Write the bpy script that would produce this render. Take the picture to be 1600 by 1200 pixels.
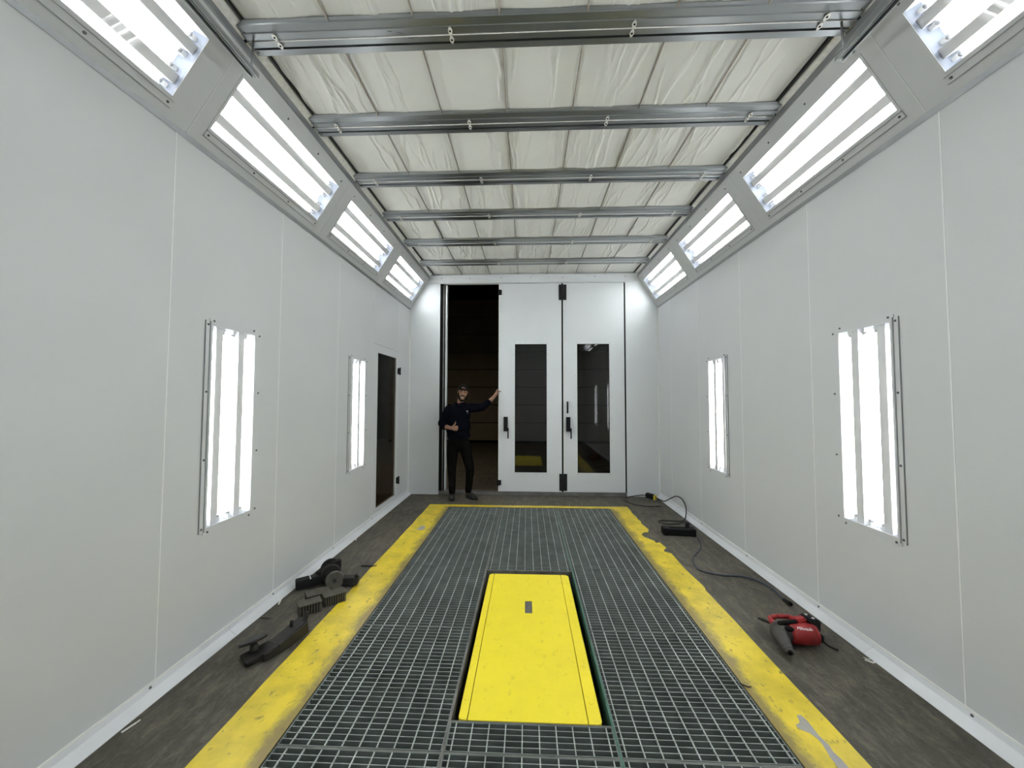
import bpy, bmesh, math, random
from mathutils import Vector, Matrix

random.seed(7)
scene = bpy.context.scene
for o in list(bpy.data.objects):
    bpy.data.objects.remove(o)
COL = scene.collection
PI = math.pi

# ------------------------------------------------------------------ camera
YAW, PITCH, ROLL, FPX, CAM_H = 0.0403, 0.0411, 0.0021, 594.96, 1.54
cam_data = bpy.data.cameras.new('camera')
cam_data.sensor_fit = 'HORIZONTAL'
cam_data.sensor_width = 36.0
cam_data.lens = FPX / 1600.0 * 36.0
cam_data.clip_start = 0.02
cam_data.clip_end = 60
cam = bpy.data.objects.new('camera', cam_data)
COL.objects.link(cam)
fw = Vector((-math.sin(YAW) * math.cos(PITCH), math.cos(YAW) * math.cos(PITCH), math.sin(PITCH)))
rt = Vector((math.cos(YAW), math.sin(YAW), 0))
up = rt.cross(fw)
r2 = rt * math.cos(ROLL) + up * math.sin(ROLL)
u2 = up * math.cos(ROLL) - rt * math.sin(ROLL)
cam.matrix_world = Matrix(((r2.x, u2.x, -fw.x, 0), (r2.y, u2.y, -fw.y, 0), (r2.z, u2.z, -fw.z, CAM_H), (0, 0, 0, 1)))
scene.camera = cam

# ------------------------------------------------------------------ world, exposure
world = bpy.data.worlds.new('world')
scene.world = world
world.use_nodes = True
world.node_tree.nodes['Background'].inputs['Color'].default_value = (0.02, 0.02, 0.022, 1)
world.node_tree.nodes['Background'].inputs['Strength'].default_value = 0.0
scene.view_settings.view_transform = 'Standard'
scene.view_settings.look = 'None'
scene.view_settings.gamma = 1.0
scene.view_settings.use_curve_mapping = False
scene.view_settings.exposure = 1.35
TUBE_POWER = 9.0
# unseen warm fill light, added to brighten the dark hall beyond the doorway
hl = bpy.data.lights.new('hall_fill', 'AREA')
hl.shape = 'DISK'
hl.size = 0.5
hl.energy = 10
hl.color = (1.0, 0.84, 0.62)
hlo = bpy.data.objects.new('hall_fill', hl)
COL.objects.link(hlo)
hlo.location = (-2.9, 8.2, 3.3)
scene.cycles.use_denoising = True
scene.cycles.use_light_tree = False
scene.cycles.max_bounces = 10
scene.cycles.diffuse_bounces = 6
scene.cycles.glossy_bounces = 4
scene.cycles.transparent_max_bounces = 12
scene.cycles.caustics_reflective = False
scene.cycles.caustics_refractive = False
scene.cycles.sample_clamp_indirect = 6.0

# ------------------------------------------------------------------ room measures (metres)
XL, XR = -1.949, 2.109          # wall faces
XLF, XRF = -1.890, 2.0456       # toe of the base flashing
ZT = 0.066                      # top of the base flashing
ZS = 3.038                      # foot of the sloped soffit
XGL, XGR, ZG = -1.609, 1.773, 3.58   # head of the soffit
YB, YR = 6.2, -1.724            # back wall, wall behind the camera
SEAMS = [1.98 + 0.926 * k for k in range(-4, 5)]

# ------------------------------------------------------------------ materials
def new_mat(name):
    m = bpy.data.materials.new(name)
    m.use_nodes = True
    nt = m.node_tree
    for n in list(nt.nodes):
        nt.nodes.remove(n)
    out = nt.nodes.new('ShaderNodeOutputMaterial')
    return m, nt, out

def mat(name, col, rough=0.5, metal=0.0, amt=0.06, scale=6.0, bump=0.0, bscale=60.0, stretch=(1, 1, 1), spec=0.5, detail=4.0, rvar=0.0):
    m, nt, out = new_mat(name)
    L = nt.links.new
    b = nt.nodes.new('ShaderNodeBsdfPrincipled')
    b.inputs['Roughness'].default_value = rough
    b.inputs['Metallic'].default_value = metal
    b.inputs['Specular IOR Level'].default_value = spec
    tc = nt.nodes.new('ShaderNodeTexCoord')
    mp = nt.nodes.new('ShaderNodeMapping')
    mp.inputs['Scale'].default_value = stretch
    L(tc.outputs['Object'], mp.inputs['Vector'])
    nz = nt.nodes.new('ShaderNodeTexNoise')
    nz.inputs['Scale'].default_value = scale
    nz.inputs['Detail'].default_value = detail
    L(mp.outputs['Vector'], nz.inputs['Vector'])
    rp = nt.nodes.new('ShaderNodeValToRGB')
    rp.color_ramp.elements[0].position = 0.3
    rp.color_ramp.elements[1].position = 0.7
    rp.color_ramp.elements[0].color = tuple(max(0, c * (1 - amt)) for c in col) + (1,)
    rp.color_ramp.elements[1].color = tuple(min(1, c * (1 + amt)) for c in col) + (1,)
    L(nz.outputs['Fac'], rp.inputs['Fac'])
    L(rp.outputs['Color'], b.inputs['Base Color'])
    if rvar:
        mr = nt.nodes.new('ShaderNodeMapRange')
        mr.inputs['To Min'].default_value = max(0.02, rough - rvar)
        mr.inputs['To Max'].default_value = min(1, rough + rvar)
        L(nz.outputs['Fac'], mr.inputs['Value'])
        L(mr.outputs['Result'], b.inputs['Roughness'])
    if bump:
        n2 = nt.nodes.new('ShaderNodeTexNoise')
        n2.inputs['Scale'].default_value = bscale
        n2.inputs['Detail'].default_value = 3
        L(mp.outputs['Vector'], n2.inputs['Vector'])
        bp = nt.nodes.new('ShaderNodeBump')
        bp.inputs['Strength'].default_value = bump
        bp.inputs['Distance'].default_value = 0.01
        L(n2.outputs['Fac'], bp.inputs['Height'])
        L(bp.outputs['Normal'], b.inputs['Normal'])
    L(b.outputs['BSDF'], out.inputs['Surface'])
    return m

def glass_mat(name, tint, ior=1.45, rough=0.0, refl=1.0):
    """thin pane: tinted pass-through plus Fresnel mirror reflection"""
    m, nt, out = new_mat(name)
    L = nt.links.new
    tr = nt.nodes.new('ShaderNodeBsdfTransparent')
    tr.inputs['Color'].default_value = tint + (1,)
    gl = nt.nodes.new('ShaderNodeBsdfGlossy')
    gl.inputs['Roughness'].default_value = rough
    gl.inputs['Color'].default_value = (refl, refl, refl, 1)
    f0 = ((ior - 1) / (ior + 1)) ** 2
    lw = nt.nodes.new('ShaderNodeLayerWeight')
    lw.inputs['Blend'].default_value = 0.5
    pw = nt.nodes.new('ShaderNodeMath')
    pw.operation = 'POWER'
    pw.inputs[1].default_value = 5.0
    L(lw.outputs['Facing'], pw.inputs[0])
    fr = nt.nodes.new('ShaderNodeMath')       # Schlick reflectance, alike on both faces of the pane
    fr.operation = 'MULTIPLY_ADD'
    fr.inputs[1].default_value = 1 - f0
    fr.inputs[2].default_value = f0
    L(pw.outputs['Value'], fr.inputs[0])
    mx = nt.nodes.new('ShaderNodeMixShader')
    L(fr.outputs['Value'], mx.inputs['Fac'])
    L(tr.outputs['BSDF'], mx.inputs[1])
    L(gl.outputs['BSDF'], mx.inputs[2])
    L(mx.outputs['Shader'], out.inputs['Surface'])
    return m

def tube_mat():
    m, nt, out = new_mat('fluorescent_tube')
    em = nt.nodes.new('ShaderNodeEmission')
    em.inputs['Color'].default_value = (0.975, 0.99, 1.0, 1)
    em.inputs['Strength'].default_value = TUBE_POWER
    nt.links.new(em.outputs['Emission'], out.inputs['Surface'])
    m.cycles.emission_sampling = 'FRONT'
    return m

def concrete_mat():
    m, nt, out = new_mat('stained_concrete')
    L = nt.links.new
    b = nt.nodes.new('ShaderNodeBsdfPrincipled')
    tc = nt.nodes.new('ShaderNodeTexCoord')
    def noise(scale, detail, st, rough=0.6):
        mp = nt.nodes.new('ShaderNodeMapping')
        mp.inputs['Scale'].default_value = st
        L(tc.outputs['Object'], mp.inputs['Vector'])
        n = nt.nodes.new('ShaderNodeTexNoise')
        n.inputs['Scale'].default_value = scale
        n.inputs['Detail'].default_value = detail
        n.inputs['Roughness'].default_value = rough
        n.inputs['Distortion'].default_value = 0.6
        L(mp.outputs['Vector'], n.inputs['Vector'])
        return n
    big = noise(1.6, 6, (1, 1, 1))
    broom = noise(7.0, 9, (2.4, 0.75, 1), 0.74)
    fine = noise(45, 4, (1, 1, 1))
    r1 = nt.nodes.new('ShaderNodeValToRGB')
    r1.color_ramp.elements[0].position = 0.32
    r1.color_ramp.elements[1].position = 0.72
    r1.color_ramp.elements[0].color = (0.064, 0.060, 0.046, 1)
    r1.color_ramp.elements[1].color = (0.118, 0.111, 0.086, 1)
    L(big.outputs['Fac'], r1.inputs['Fac'])
    r2_ = nt.nodes.new('ShaderNodeValToRGB')
    r2_.color_ramp.elements[0].position = 0.46
    r2_.color_ramp.elements[1].position = 0.80
    r2_.color_ramp.elements[0].color = (0, 0, 0, 1)
    r2_.color_ramp.elements[1].color = (1, 1, 1, 1)
    L(broom.outputs['Fac'], r2_.inputs['Fac'])
    mx = nt.nodes.new('ShaderNodeMixRGB')
    mx.inputs['Color2'].default_value = (0.235, 0.20, 0.150, 1)
    L(r2_.outputs['Color'], mx.inputs['Fac'])
    L(r1.outputs['Color'], mx.inputs['Color1'])
    r3 = nt.nodes.new('ShaderNodeValToRGB')
    r3.color_ramp.elements[0].position = 0.30
    r3.color_ramp.elements[1].position = 0.60
    r3.color_ramp.elements[0].color = (0.72, 0.72, 0.72, 1)
    r3.color_ramp.elements[1].color = (1, 1, 1, 1)
    L(fine.outputs['Fac'], r3.inputs['Fac'])
    mu = nt.nodes.new('ShaderNodeMixRGB')
    mu.blend_type = 'MULTIPLY'
    mu.inputs['Fac'].default_value = 1
    L(mx.outputs['Color'], mu.inputs['Color1'])
    L(r3.outputs['Color'], mu.inputs['Color2'])
    L(mu.outputs['Color'], b.inputs['Base Color'])
    b.inputs['Roughness'].default_value = 0.62
    b.inputs['Specular IOR Level'].default_value = 0.35
    bp = nt.nodes.new('ShaderNodeBump')
    bp.inputs['Strength'].default_value = 0.35
    bp.inputs['Distance'].default_value = 0.01
    L(broom.outputs['Fac'], bp.inputs['Height'])
    L(bp.outputs['Normal'], b.inputs['Normal'])
    L(b.outputs['BSDF'], out.inputs['Surface'])
    return m

def yellow_mat(name, edge_axis=None, edge0=0.0, edge1=0.0, wear=1.0, base=(0.80, 0.62, 0.03)):
    """worn yellow floor paint; grime grows towards a scuffed edge (edge0 scuffed -> edge1 clean)"""
    m, nt, out = new_mat(name)
    L = nt.links.new
    b = nt.nodes.new('ShaderNodeBsdfPrincipled')
    tc = nt.nodes.new('ShaderNodeTexCoord')
    def noise(scale, detail, rough=0.6, st=(1, 1, 1)):
        mp = nt.nodes.new('ShaderNodeMapping')
        mp.inputs['Scale'].default_value = st
        L(tc.outputs['Object'], mp.inputs['Vector'])
        n = nt.nodes.new('ShaderNodeTexNoise')
        n.inputs['Scale'].default_value = scale
        n.inputs['Detail'].default_value = detail
        n.inputs['Roughness'].default_value = rough
        L(mp.outputs['Vector'], n.inputs['Vector'])
        return n
    big = noise(5, 6)
    spots = noise(26, 3, 0.6, (1, 0.7, 1))
    rb = nt.nodes.new('ShaderNodeValToRGB')
    rb.color_ramp.elements[0].position = 0.3
    rb.color_ramp.elements[1].position = 0.62
    rb.color_ramp.elements[0].color = tuple(c * (1 - 0.32 * wear) for c in base) + (1,)
    rb.color_ramp.elements[1].color = base + (1,)
    L(big.outputs['Fac'], rb.inputs['Fac'])
    rs = nt.nodes.new('ShaderNodeValToRGB')
    rs.color_ramp.elements[0].position = 0.28
    rs.color_ramp.elements[1].position = 0.40
    rs.color_ramp.elements[0].color = (1, 1, 1, 1)
    rs.color_ramp.elements[1].color = (0, 0, 0, 1)
    L(spots.outputs['Fac'], rs.inputs['Fac'])
    mx = nt.nodes.new('ShaderNodeMixRGB')
    mx.inputs['Color2'].default_value = (0.16, 0.12, 0.04, 1)
    ms = nt.nodes.new('ShaderNodeMath')
    ms.operation = 'MULTIPLY'
    ms.inputs[1].default_value = 0.75 * wear
    L(rs.outputs['Color'], ms.inputs[0])
    L(ms.outputs['Value'], mx.inputs['Fac'])
    L(rb.outputs['Color'], mx.inputs['Color1'])
    col = mx.outputs['Color']
    if edge_axis is not None:
        sp = nt.nodes.new('ShaderNodeSeparateXYZ')
        L(tc.outputs['Object'], sp.inputs['Vector'])
        mr = nt.nodes.new('ShaderNodeMapRange')
        mr.inputs['From Min'].default_value = edge0
        mr.inputs['From Max'].default_value = edge1
        mr.inputs['To Min'].default_value = 1.0
        mr.inputs['To Max'].default_value = 0.0
        L(sp.outputs['XYZ'.index(edge_axis)], mr.inputs['Value'])
        n3 = noise(5, 9, 0.78, (1, 0.7, 1))
        ad = nt.nodes.new('ShaderNodeMath')
        ad.operation = 'MULTIPLY_ADD'
        ad.inputs[1].default_value = 0.62
        L(mr.outputs['Result'], ad.inputs[0])
        L(n3.outputs['Fac'], ad.inputs[2])
        rr = nt.nodes.new('ShaderNodeValToRGB')
        rr.color_ramp.elements[0].position = 0.75
        rr.color_ramp.elements[1].position = 1.12 if False else 1.0
        rr.color_ramp.elements[0].color = (0, 0, 0, 1)
        rr.color_ramp.elements[1].color = (0.85, 0.85, 0.85, 1)
        L(ad.outputs['Value'], rr.inputs['Fac'])
        m2 = nt.nodes.new('ShaderNodeMixRGB')
        m2.inputs['Color2'].default_value = (0.20, 0.155, 0.060, 1)
        L(rr.outputs['Color'], m2.inputs['Fac'])
        L(col, m2.inputs['Color1'])
        col = m2.outputs['Color']
    L(col, b.inputs['Base Color'])
    b.inputs['Roughness'].default_value = 0.42
    b.inputs['Specular IOR Level'].default_value = 0.45
    bp = nt.nodes.new('ShaderNodeBump')
    bp.inputs['Strength'].default_value = 0.25
    bp.inputs['Distance'].default_value = 0.008
    L(noise(18, 4).outputs['Fac'], bp.inputs['Height'])
    L(bp.outputs['Normal'], b.inputs['Normal'])
    L(b.outputs['BSDF'], out.inputs['Surface'])
    return m

M = {}
M['wall'] = mat('painted_wall_panel', (0.620, 0.638, 0.650), 0.42, 0, 0.02, 1.5, 0.015, 300)
M['door'] = mat('painted_door', (0.685, 0.715, 0.730), 0.5, 0, 0.02, 1.5, 0.01, 300)
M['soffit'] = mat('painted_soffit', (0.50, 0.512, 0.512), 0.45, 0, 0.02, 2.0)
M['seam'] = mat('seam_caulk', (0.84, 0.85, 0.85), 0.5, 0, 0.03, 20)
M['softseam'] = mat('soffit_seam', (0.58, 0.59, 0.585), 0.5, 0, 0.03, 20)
M['caulk'] = mat('white_caulk', (0.82, 0.83, 0.80), 0.5, 0, 0.04, 20)
M['flash'] = mat('white_flashing', (0.74, 0.76, 0.785), 0.4, 0, 0.08, 4, 0, stretch=(1, 0.4, 1))
M['galv'] = mat('galvanized_beam', (0.36, 0.38, 0.385), 0.30, 0.95, 0.10, 3, 0.03, 80, (0.4, 3, 3), rvar=0.06)
M['zinc'] = mat('zinc_strip', (0.86, 0.85, 0.80), 0.45, 0.1, 0.10, 40)
M['lip'] = mat('grey_steel_lip', (0.30, 0.315, 0.32), 0.4, 0.6, 0.08, 5)
M['dark_steel'] = mat('dark_steel', (0.10, 0.10, 0.10), 0.45, 0.7, 0.15, 10)
M['filter'] = mat('ceiling_filter_cloth', (0.70, 0.70, 0.655), 0.9, 0, 0.03, 3, 0.08, 220)
M['wire'] = mat('support_wire', (0.33, 0.29, 0.24), 0.45, 0.7, 0.2, 14)
M['clip'] = mat('zinc_clip', (0.80, 0.79, 0.74), 0.35, 0.3, 0.08, 30)
M['screw'] = mat('screw_steel', (0.17, 0.17, 0.17), 0.4, 0.8, 0.1, 60)
M['pan'] = mat('white_reflector', (0.84, 0.85, 0.86), 0.35, 0, 0.02, 4)
M['endplate'] = mat('bluish_end_plate', (0.20, 0.225, 0.275), 0.5, 0, 0.03, 6)
M['spine'] = mat('fixture_spine', (0.76, 0.75, 0.77), 0.5, 0, 0.02, 5)
M['socket'] = mat('lamp_socket', (0.80, 0.80, 0.78), 0.4, 0, 0.03, 30)
M['cap'] = mat('tube_cap', (0.55, 0.55, 0.55), 0.3, 0.9, 0.05, 30)
M['tube'] = tube_mat()
M['cover'] = glass_mat('light_cover_glass', (0.985, 0.99, 0.985), 1.3)
M['tint'] = glass_mat('tinted_door_glass', (0.56, 0.56, 0.56), 1.5)
M['tintdark'] = glass_mat('dark_tinted_glass', (0.60, 0.54, 0.46), 1.3, 0.0, 0.22)
M['black'] = mat('black_plastic', (0.008, 0.008, 0.009), 0.6, 0, 0.3, 20, spec=0.2)
M['blackmetal'] = mat('black_painted_metal', (0.014, 0.014, 0.015), 0.6, 0.0, 0.35, 14, spec=0.3)
M['gasket'] = mat('black_gasket', (0.006, 0.006, 0.006), 0.8, 0, 0.2, 14, spec=0.15)
M['threshold'] = mat('threshold_steel', (0.20, 0.20, 0.19), 0.5, 0.5, 0.2, 8)
M['concrete'] = concrete_mat()
M['chip'] = mat('bare_concrete_chip', (0.36, 0.345, 0.325), 0.7, 0, 0.12, 12)
M['yellow_l'] = yellow_mat('yellow_paint_left', 'X', -1.115, -1.27)
M['yellow_r'] = yellow_mat('yellow_paint_right', 'X', 1.160, 1.32)
M['yellow_f'] = yellow_mat('yellow_paint_far', 'Y', 5.47, 5.56)
M['hatch'] = yellow_mat('yellow_hatch_paint', None, wear=0.22, base=(0.92, 0.76, 0.035))
M['pit'] = mat('dark_pit_lining', (0.03, 0.035, 0.035), 0.9, 0, 0.2, 6)
M['green'] = mat('green_exhaust_filter', (0.030, 0.062, 0.052), 0.95, 0, 0.25, 9)
M['grate'] = mat('galvanized_cross_rod', (0.36, 0.395, 0.372), 0.5, 0.2, 0.18, 8)
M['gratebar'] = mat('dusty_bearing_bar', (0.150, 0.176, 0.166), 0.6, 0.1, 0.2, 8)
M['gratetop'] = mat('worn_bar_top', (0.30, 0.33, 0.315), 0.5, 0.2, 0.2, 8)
M['grateframe'] = mat('rusty_angle_iron', (0.17, 0.165, 0.15), 0.6, 0.4, 0.3, 12)
M['greenedge'] = mat('green_painted_angle', (0.05, 0.14, 0.10), 0.45, 0, 0.2, 12)
M['hallpanel'] = mat('brown_sectional_panel', (0.30, 0.25, 0.17), 0.6, 0, 0.06, 2)
M['rubber'] = mat('dusty_rubber', (0.078, 0.073, 0.058), 0.85, 0, 0.25, 24)
M['oldsteel'] = mat('oily_steel', (0.022, 0.021, 0.020), 0.5, 0.3, 0.3, 22)
M['discsteel'] = mat('worn_disc', (0.085, 0.082, 0.068), 0.6, 0.2, 0.25, 18)
M['brightsteel'] = mat('bright_steel', (0.6, 0.6, 0.58), 0.25, 1.0, 0.1, 20)
M['red'] = mat('red_tool_plastic', (0.30, 0.016, 0.017), 0.5, 0, 0.15, 18)
M['toolgrey'] = mat('grey_gear_housing', (0.060, 0.058, 0.054), 0.55, 0.2, 0.2, 18)
M['white'] = mat('white_print', (0.85, 0.84, 0.82), 0.5, 0, 0.03, 30)
M['cordblack'] = mat('dark_cord', (0.025, 0.03, 0.03), 0.5, 0, 0.15, 30)
M['cordblue'] = mat('blue_black_cord', (0.030, 0.045, 0.075), 0.5, 0, 0.25, 6)
M['plugyellow'] = mat('yellow_plug', (0.72, 0.60, 0.06), 0.5, 0, 0.1, 20)
M['skin'] = mat('skin', (0.27, 0.145, 0.085), 0.55, 0, 0.10, 18)
M['hair'] = mat('dark_hair', (0.006, 0.0045, 0.004), 0.8, 0, 0.3, 40, spec=0.1)
M['sweat'] = mat('navy_sweatshirt', (0.0036, 0.0042, 0.0078), 0.95, 0, 0.2, 14, 0.3, 40, spec=0.05)
M['trouser'] = mat('black_trousers', (0.0048, 0.0050, 0.0046), 0.95, 0, 0.25, 12, 0.3, 30, spec=0.05)
M['shoe'] = mat('dark_shoe', (0.014, 0.015, 0.013), 0.7, 0, 0.3, 20)
M['eye'] = mat('eye', (0.03, 0.02, 0.015), 0.2, 0, 0.1, 30)
M['teeth'] = mat('teeth', (0.45, 0.41, 0.36), 0.35, 0, 0.04, 30)
M['lips'] = mat('lips', (0.27, 0.11, 0.085), 0.5, 0, 0.05, 30)

# ------------------------------------------------------------------ mesh helpers
def bx(bm, x0, x1, y0, y1, z0, z1):
    if x0 > x1: x0, x1 = x1, x0
    if y0 > y1: y0, y1 = y1, y0
    if z0 > z1: z0, z1 = z1, z0
    v = [bm.verts.new(p) for p in ((x0, y0, z0), (x1, y0, z0), (x1, y1, z0), (x0, y1, z0), (x0, y0, z1), (x1, y0, z1), (x1, y1, z1), (x0, y1, z1))]
    for f in ((3, 2, 1, 0), (4, 5, 6, 7), (0, 1, 5, 4), (1, 2, 6, 5), (2, 3, 7, 6), (3, 0, 4, 7)):
        bm.faces.new([v[i] for i in f])
    return v

def box(*a, bevel=0.0, seg=2):
    bm = bmesh.new()
    bx(bm, *a)
    if bevel:
        bmesh.ops.bevel(bm, geom=bm.edges[:], offset=bevel, segments=seg, affect='EDGES', profile=0.6)
    return bm

def ring(bm, x0, x1, y0, y1, z0, z1, hx0, hx1, hy0, hy1):
    """slab with a rectangular hole (hole in x,y)"""
    bx(bm, x0, x1, y0, hy0, z0, z1)
    bx(bm, x0, x1, hy1, y1, z0, z1)
    bx(bm, x0, hx0, hy0, hy1, z0, z1)
    bx(bm, hx1, x1, hy0, hy1, z0, z1)

def frame_of(d):
    d = Vector(d).normalized()
    a = Vector((0, 0, 1)) if abs(d.z) < 0.9 else Vector((1, 0, 0))
    u = d.cross(a).normalized()
    return u, d.cross(u).normalized()

def cone(bm, p0, p1, r0, r1=None, n=12, caps=True):
    r1 = r0 if r1 is None else r1
    p0, p1 = Vector(p0), Vector(p1)
    u, w = frame_of(p1 - p0)
    A = [bm.verts.new(p0 + (u * math.cos(2 * PI * i / n) + w * math.sin(2 * PI * i / n)) * r0) for i in range(n)]
    B = [bm.verts.new(p1 + (u * math.cos(2 * PI * i / n) + w * math.sin(2 * PI * i / n)) * r1) for i in range(n)]
    for i in range(n):
        f = bm.faces.new((A[i], A[(i + 1) % n], B[(i + 1) % n], B[i]))
        f.smooth = True
    if caps:
        bm.faces.new(A[::-1])
        bm.faces.new(B)

def ball(bm, c, r, seg=16, rings=10, rot=None):
    r = (r, r, r) if isinstance(r, (int, float)) else r
    mtx = Matrix.Translation(Vector(c))
    if rot is not None:
        mtx = mtx @ rot
    mtx = mtx @ Matrix.Diagonal((r[0], r[1], r[2], 1))
    ret = bmesh.ops.create_uvsphere(bm, u_segments=seg, v_segments=rings, radius=1, matrix=mtx)
    for v in ret['verts']:
        for f in v.link_faces:
            f.smooth = True

def capsule(bm, p0, p1, r0, r1=None, n=14):
    r1 = r0 if r1 is None else r1
    cone(bm, p0, p1, r0, r1, n)
    ball(bm, p0, r0, n, 8)
    ball(bm, p1, r1, n, 8)

def chain(bm, pts, n=12):
    for a, b in zip(pts, pts[1:]):
        capsule(bm, a[0], b[0], a[1], b[1], n)

def smooth_path(pts, sub=8):
    P = [Vector(p) for p in pts]
    out = []
    for i in range(len(P) - 1):
        p0 = P[i - 1] if i else P[i] * 2 - P[i + 1]
        p3 = P[i + 2] if i + 2 < len(P) else P[i + 1] * 2 - P[i]
        for k in range(sub):
            t = k / sub
            out.append(0.5 * ((2 * P[i]) + (P[i + 1] - p0) * t + (2 * p0 - 5 * P[i] + 4 * P[i + 1] - p3) * t * t + (3 * P[i] - p0 - 3 * P[i + 1] + p3) * t ** 3))
    out.append(P[-1])
    return out

def tube(bm, pts, r, n=8):
    prev = None
    first = None
    u = None
    for i, p in enumerate(pts):
        d = (pts[min(i + 1, len(pts) - 1)] - pts[max(i - 1, 0)]).normalized()
        if u is None:
            u, w = frame_of(d)
        else:
            u = (u - d * u.dot(d)).normalized()
            w = d.cross(u)
        ringv = [bm.verts.new(p + (u * math.cos(2 * PI * k / n) + w * math.sin(2 * PI * k / n)) * r) for k in range(n)]
        if prev:
            for k in range(n):
                f = bm.faces.new((prev[k], prev[(k + 1) % n], ringv[(k + 1) % n], ringv[k]))
                f.smooth = True
        else:
            first = ringv
        prev = ringv
    bm.faces.new(first[::-1])
    bm.faces.new(prev)

def prism(bm, prof, a0, a1, axis='Y'):
    """extrude a closed 2-d profile along an axis. profile (x,z) for Y, (y,z) for X, (x,y) for Z"""
    def P(p, a):
        return {'Y': (p[0], a, p[1]), 'X': (a, p[0], p[1]), 'Z': (p[0], p[1], a)}[axis]
    A = [bm.verts.new(P(p, a0)) for p in prof]
    B = [bm.verts.new(P(p, a1)) for p in prof]
    n = len(prof)
    for i in range(n):
        bm.faces.new((A[i], A[(i + 1) % n], B[(i + 1) % n], B[i]))
    bm.faces.new(A[::-1])
    bm.faces.new(B)
    bmesh.ops.recalc_face_normals(bm, faces=bm.faces[:])

def mesh(name, bm):
    bmesh.ops.recalc_face_normals(bm, faces=bm.faces[:])
    me = bpy.data.meshes.new(name)
    bm.to_mesh(me)
    bm.free()
    return me

def obj(name, geo, m, parent=None, loc=None):
    me = geo if isinstance(geo, bpy.types.Mesh) else mesh(name, geo)
    if m is not None and not me.materials:
        me.materials.append(M[m] if isinstance(m, str) else m)
    o = bpy.data.objects.new(name, me)
    COL.objects.link(o)
    if parent is not None:
        o.parent = parent
    if loc is not None:
        o.location = loc
    return o

def empty(name, loc=(0, 0, 0), mw=None):
    o = bpy.data.objects.new(name, None)
    COL.objects.link(o)
    o.empty_display_size = 0.1
    if mw is not None:
        o.matrix_world = mw
    else:
        o.location = loc
    return o

def tag(o, label=None, cat=None, group=None, kind=None):
    if label: o['label'] = label
    if cat: o['category'] = cat
    if group: o['group'] = group
    if kind: o['kind'] = kind
    return o

def struct(name, label, cat, loc=(0, 0, 0)):
    return tag(empty(name, loc), label, cat, None, 'structure')

def wrap(name, build, m, parent, voxel=0.006, smooth=4, factor=0.5):
    """union of overlapping closed shapes grown into one continuous skin"""
    bm = bmesh.new()
    build(bm)
    me = mesh(name + '_src', bm)
    t = bpy.data.objects.new(name + '_src', me)
    COL.objects.link(t)
    rm = t.modifiers.new('remesh', 'REMESH')
    rm.mode = 'VOXEL'
    rm.voxel_size = voxel
    rm.use_smooth_shade = True
    if smooth:
        sm = t.modifiers.new('smooth', 'SMOOTH')
        sm.iterations = smooth
        sm.factor = factor
    dg = bpy.context.evaluated_depsgraph_get()
    me2 = bpy.data.meshes.new_from_object(t.evaluated_get(dg))
    bpy.data.objects.remove(t)
    bpy.data.meshes.remove(me)
    me2.name = name
    me2.materials.clear()
    return obj(name, me2, m, parent)

def frame_matrix(ax, ay, az, loc):
    return Matrix(((ax[0], ay[0], az[0], loc[0]), (ax[1], ay[1], az[1], loc[1]), (ax[2], ay[2], az[2], loc[2]), (0, 0, 0, 1)))

bm = bmesh.new()
cone(bm, (0, 0, 0), (0, 0, 0.003), 0.0075, 0.0065, 10)
cone(bm, (0, 0, 0.003), (0, 0, 0.006), 0.0045, 0.0035, 6)
SCREW = mesh('screw', bm)

# ------------------------------------------------------------------ floor, pit, painted border
GX0, GX1, GY0, GY1 = -1.122, 1.164, 0.70, 5.50
bm = bmesh.new()
ring(bm, -9, 9, -3.0, 14.6, -0.06, 0.0, GX0, GX1, GY0, GY1)
floor = tag(obj('floor', bm, 'concrete'), 'stained grey-brown concrete floor of the booth and the hall behind', 'floor', None, 'structure')
bm = bmesh.new()
for a in ((GX0 - 0.02, GX0, GY0, GY1), (GX1, GX1 + 0.02, GY0, GY1), (GX0, GX1, GY0 - 0.02, GY0), (GX0, GX1, GY1, GY1 + 0.02)):
    bx(bm, a[0], a[1], a[2], a[3], -0.62, -0.06)
bx(bm, GX0, GX1, GY0, GY1, -0.64, -0.62)
obj('pit_lining', bm, 'pit', floor)
bm = bmesh.new()
bx(bm, GX0 + 0.003, -0.372, GY0 + 0.01, GY1 - 0.01, -0.066, -0.052)
bx(bm, 0.405, GX1 - 0.003, GY0 + 0.01, GY1 - 0.01, -0.066, -0.052)
bx(bm, -0.372, 0.405, GY0 + 0.01, 1.88, -0.066, -0.052)
bx(bm, -0.372, 0.405, 3.505, GY1 - 0.01, -0.066, -0.052)
obj('exhaust_filter', bm, 'green', floor)

def flat_poly(pts, z0, z1):
    bm = bmesh.new()
    A = [bm.verts.new((x, y, z1)) for x, y in pts]
    B = [bm.verts.new((x, y, z0)) for x, y in pts]
    f = bm.faces.new(A)
    n = len(pts)
    for i in range(n):
        bm.faces.new((A[i], B[i], B[(i + 1) % n], A[(i + 1) % n]))
    bmesh.ops.triangulate(bm, faces=[f])
    return bm

def rag_line(x, ya, yb, step, amp):
    out = []
    n = int(abs(yb - ya) / step)
    for i in range(n + 1):
        out.append((x + random.uniform(-amp, amp), ya + (yb - ya) * i / n))
    return out

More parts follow.
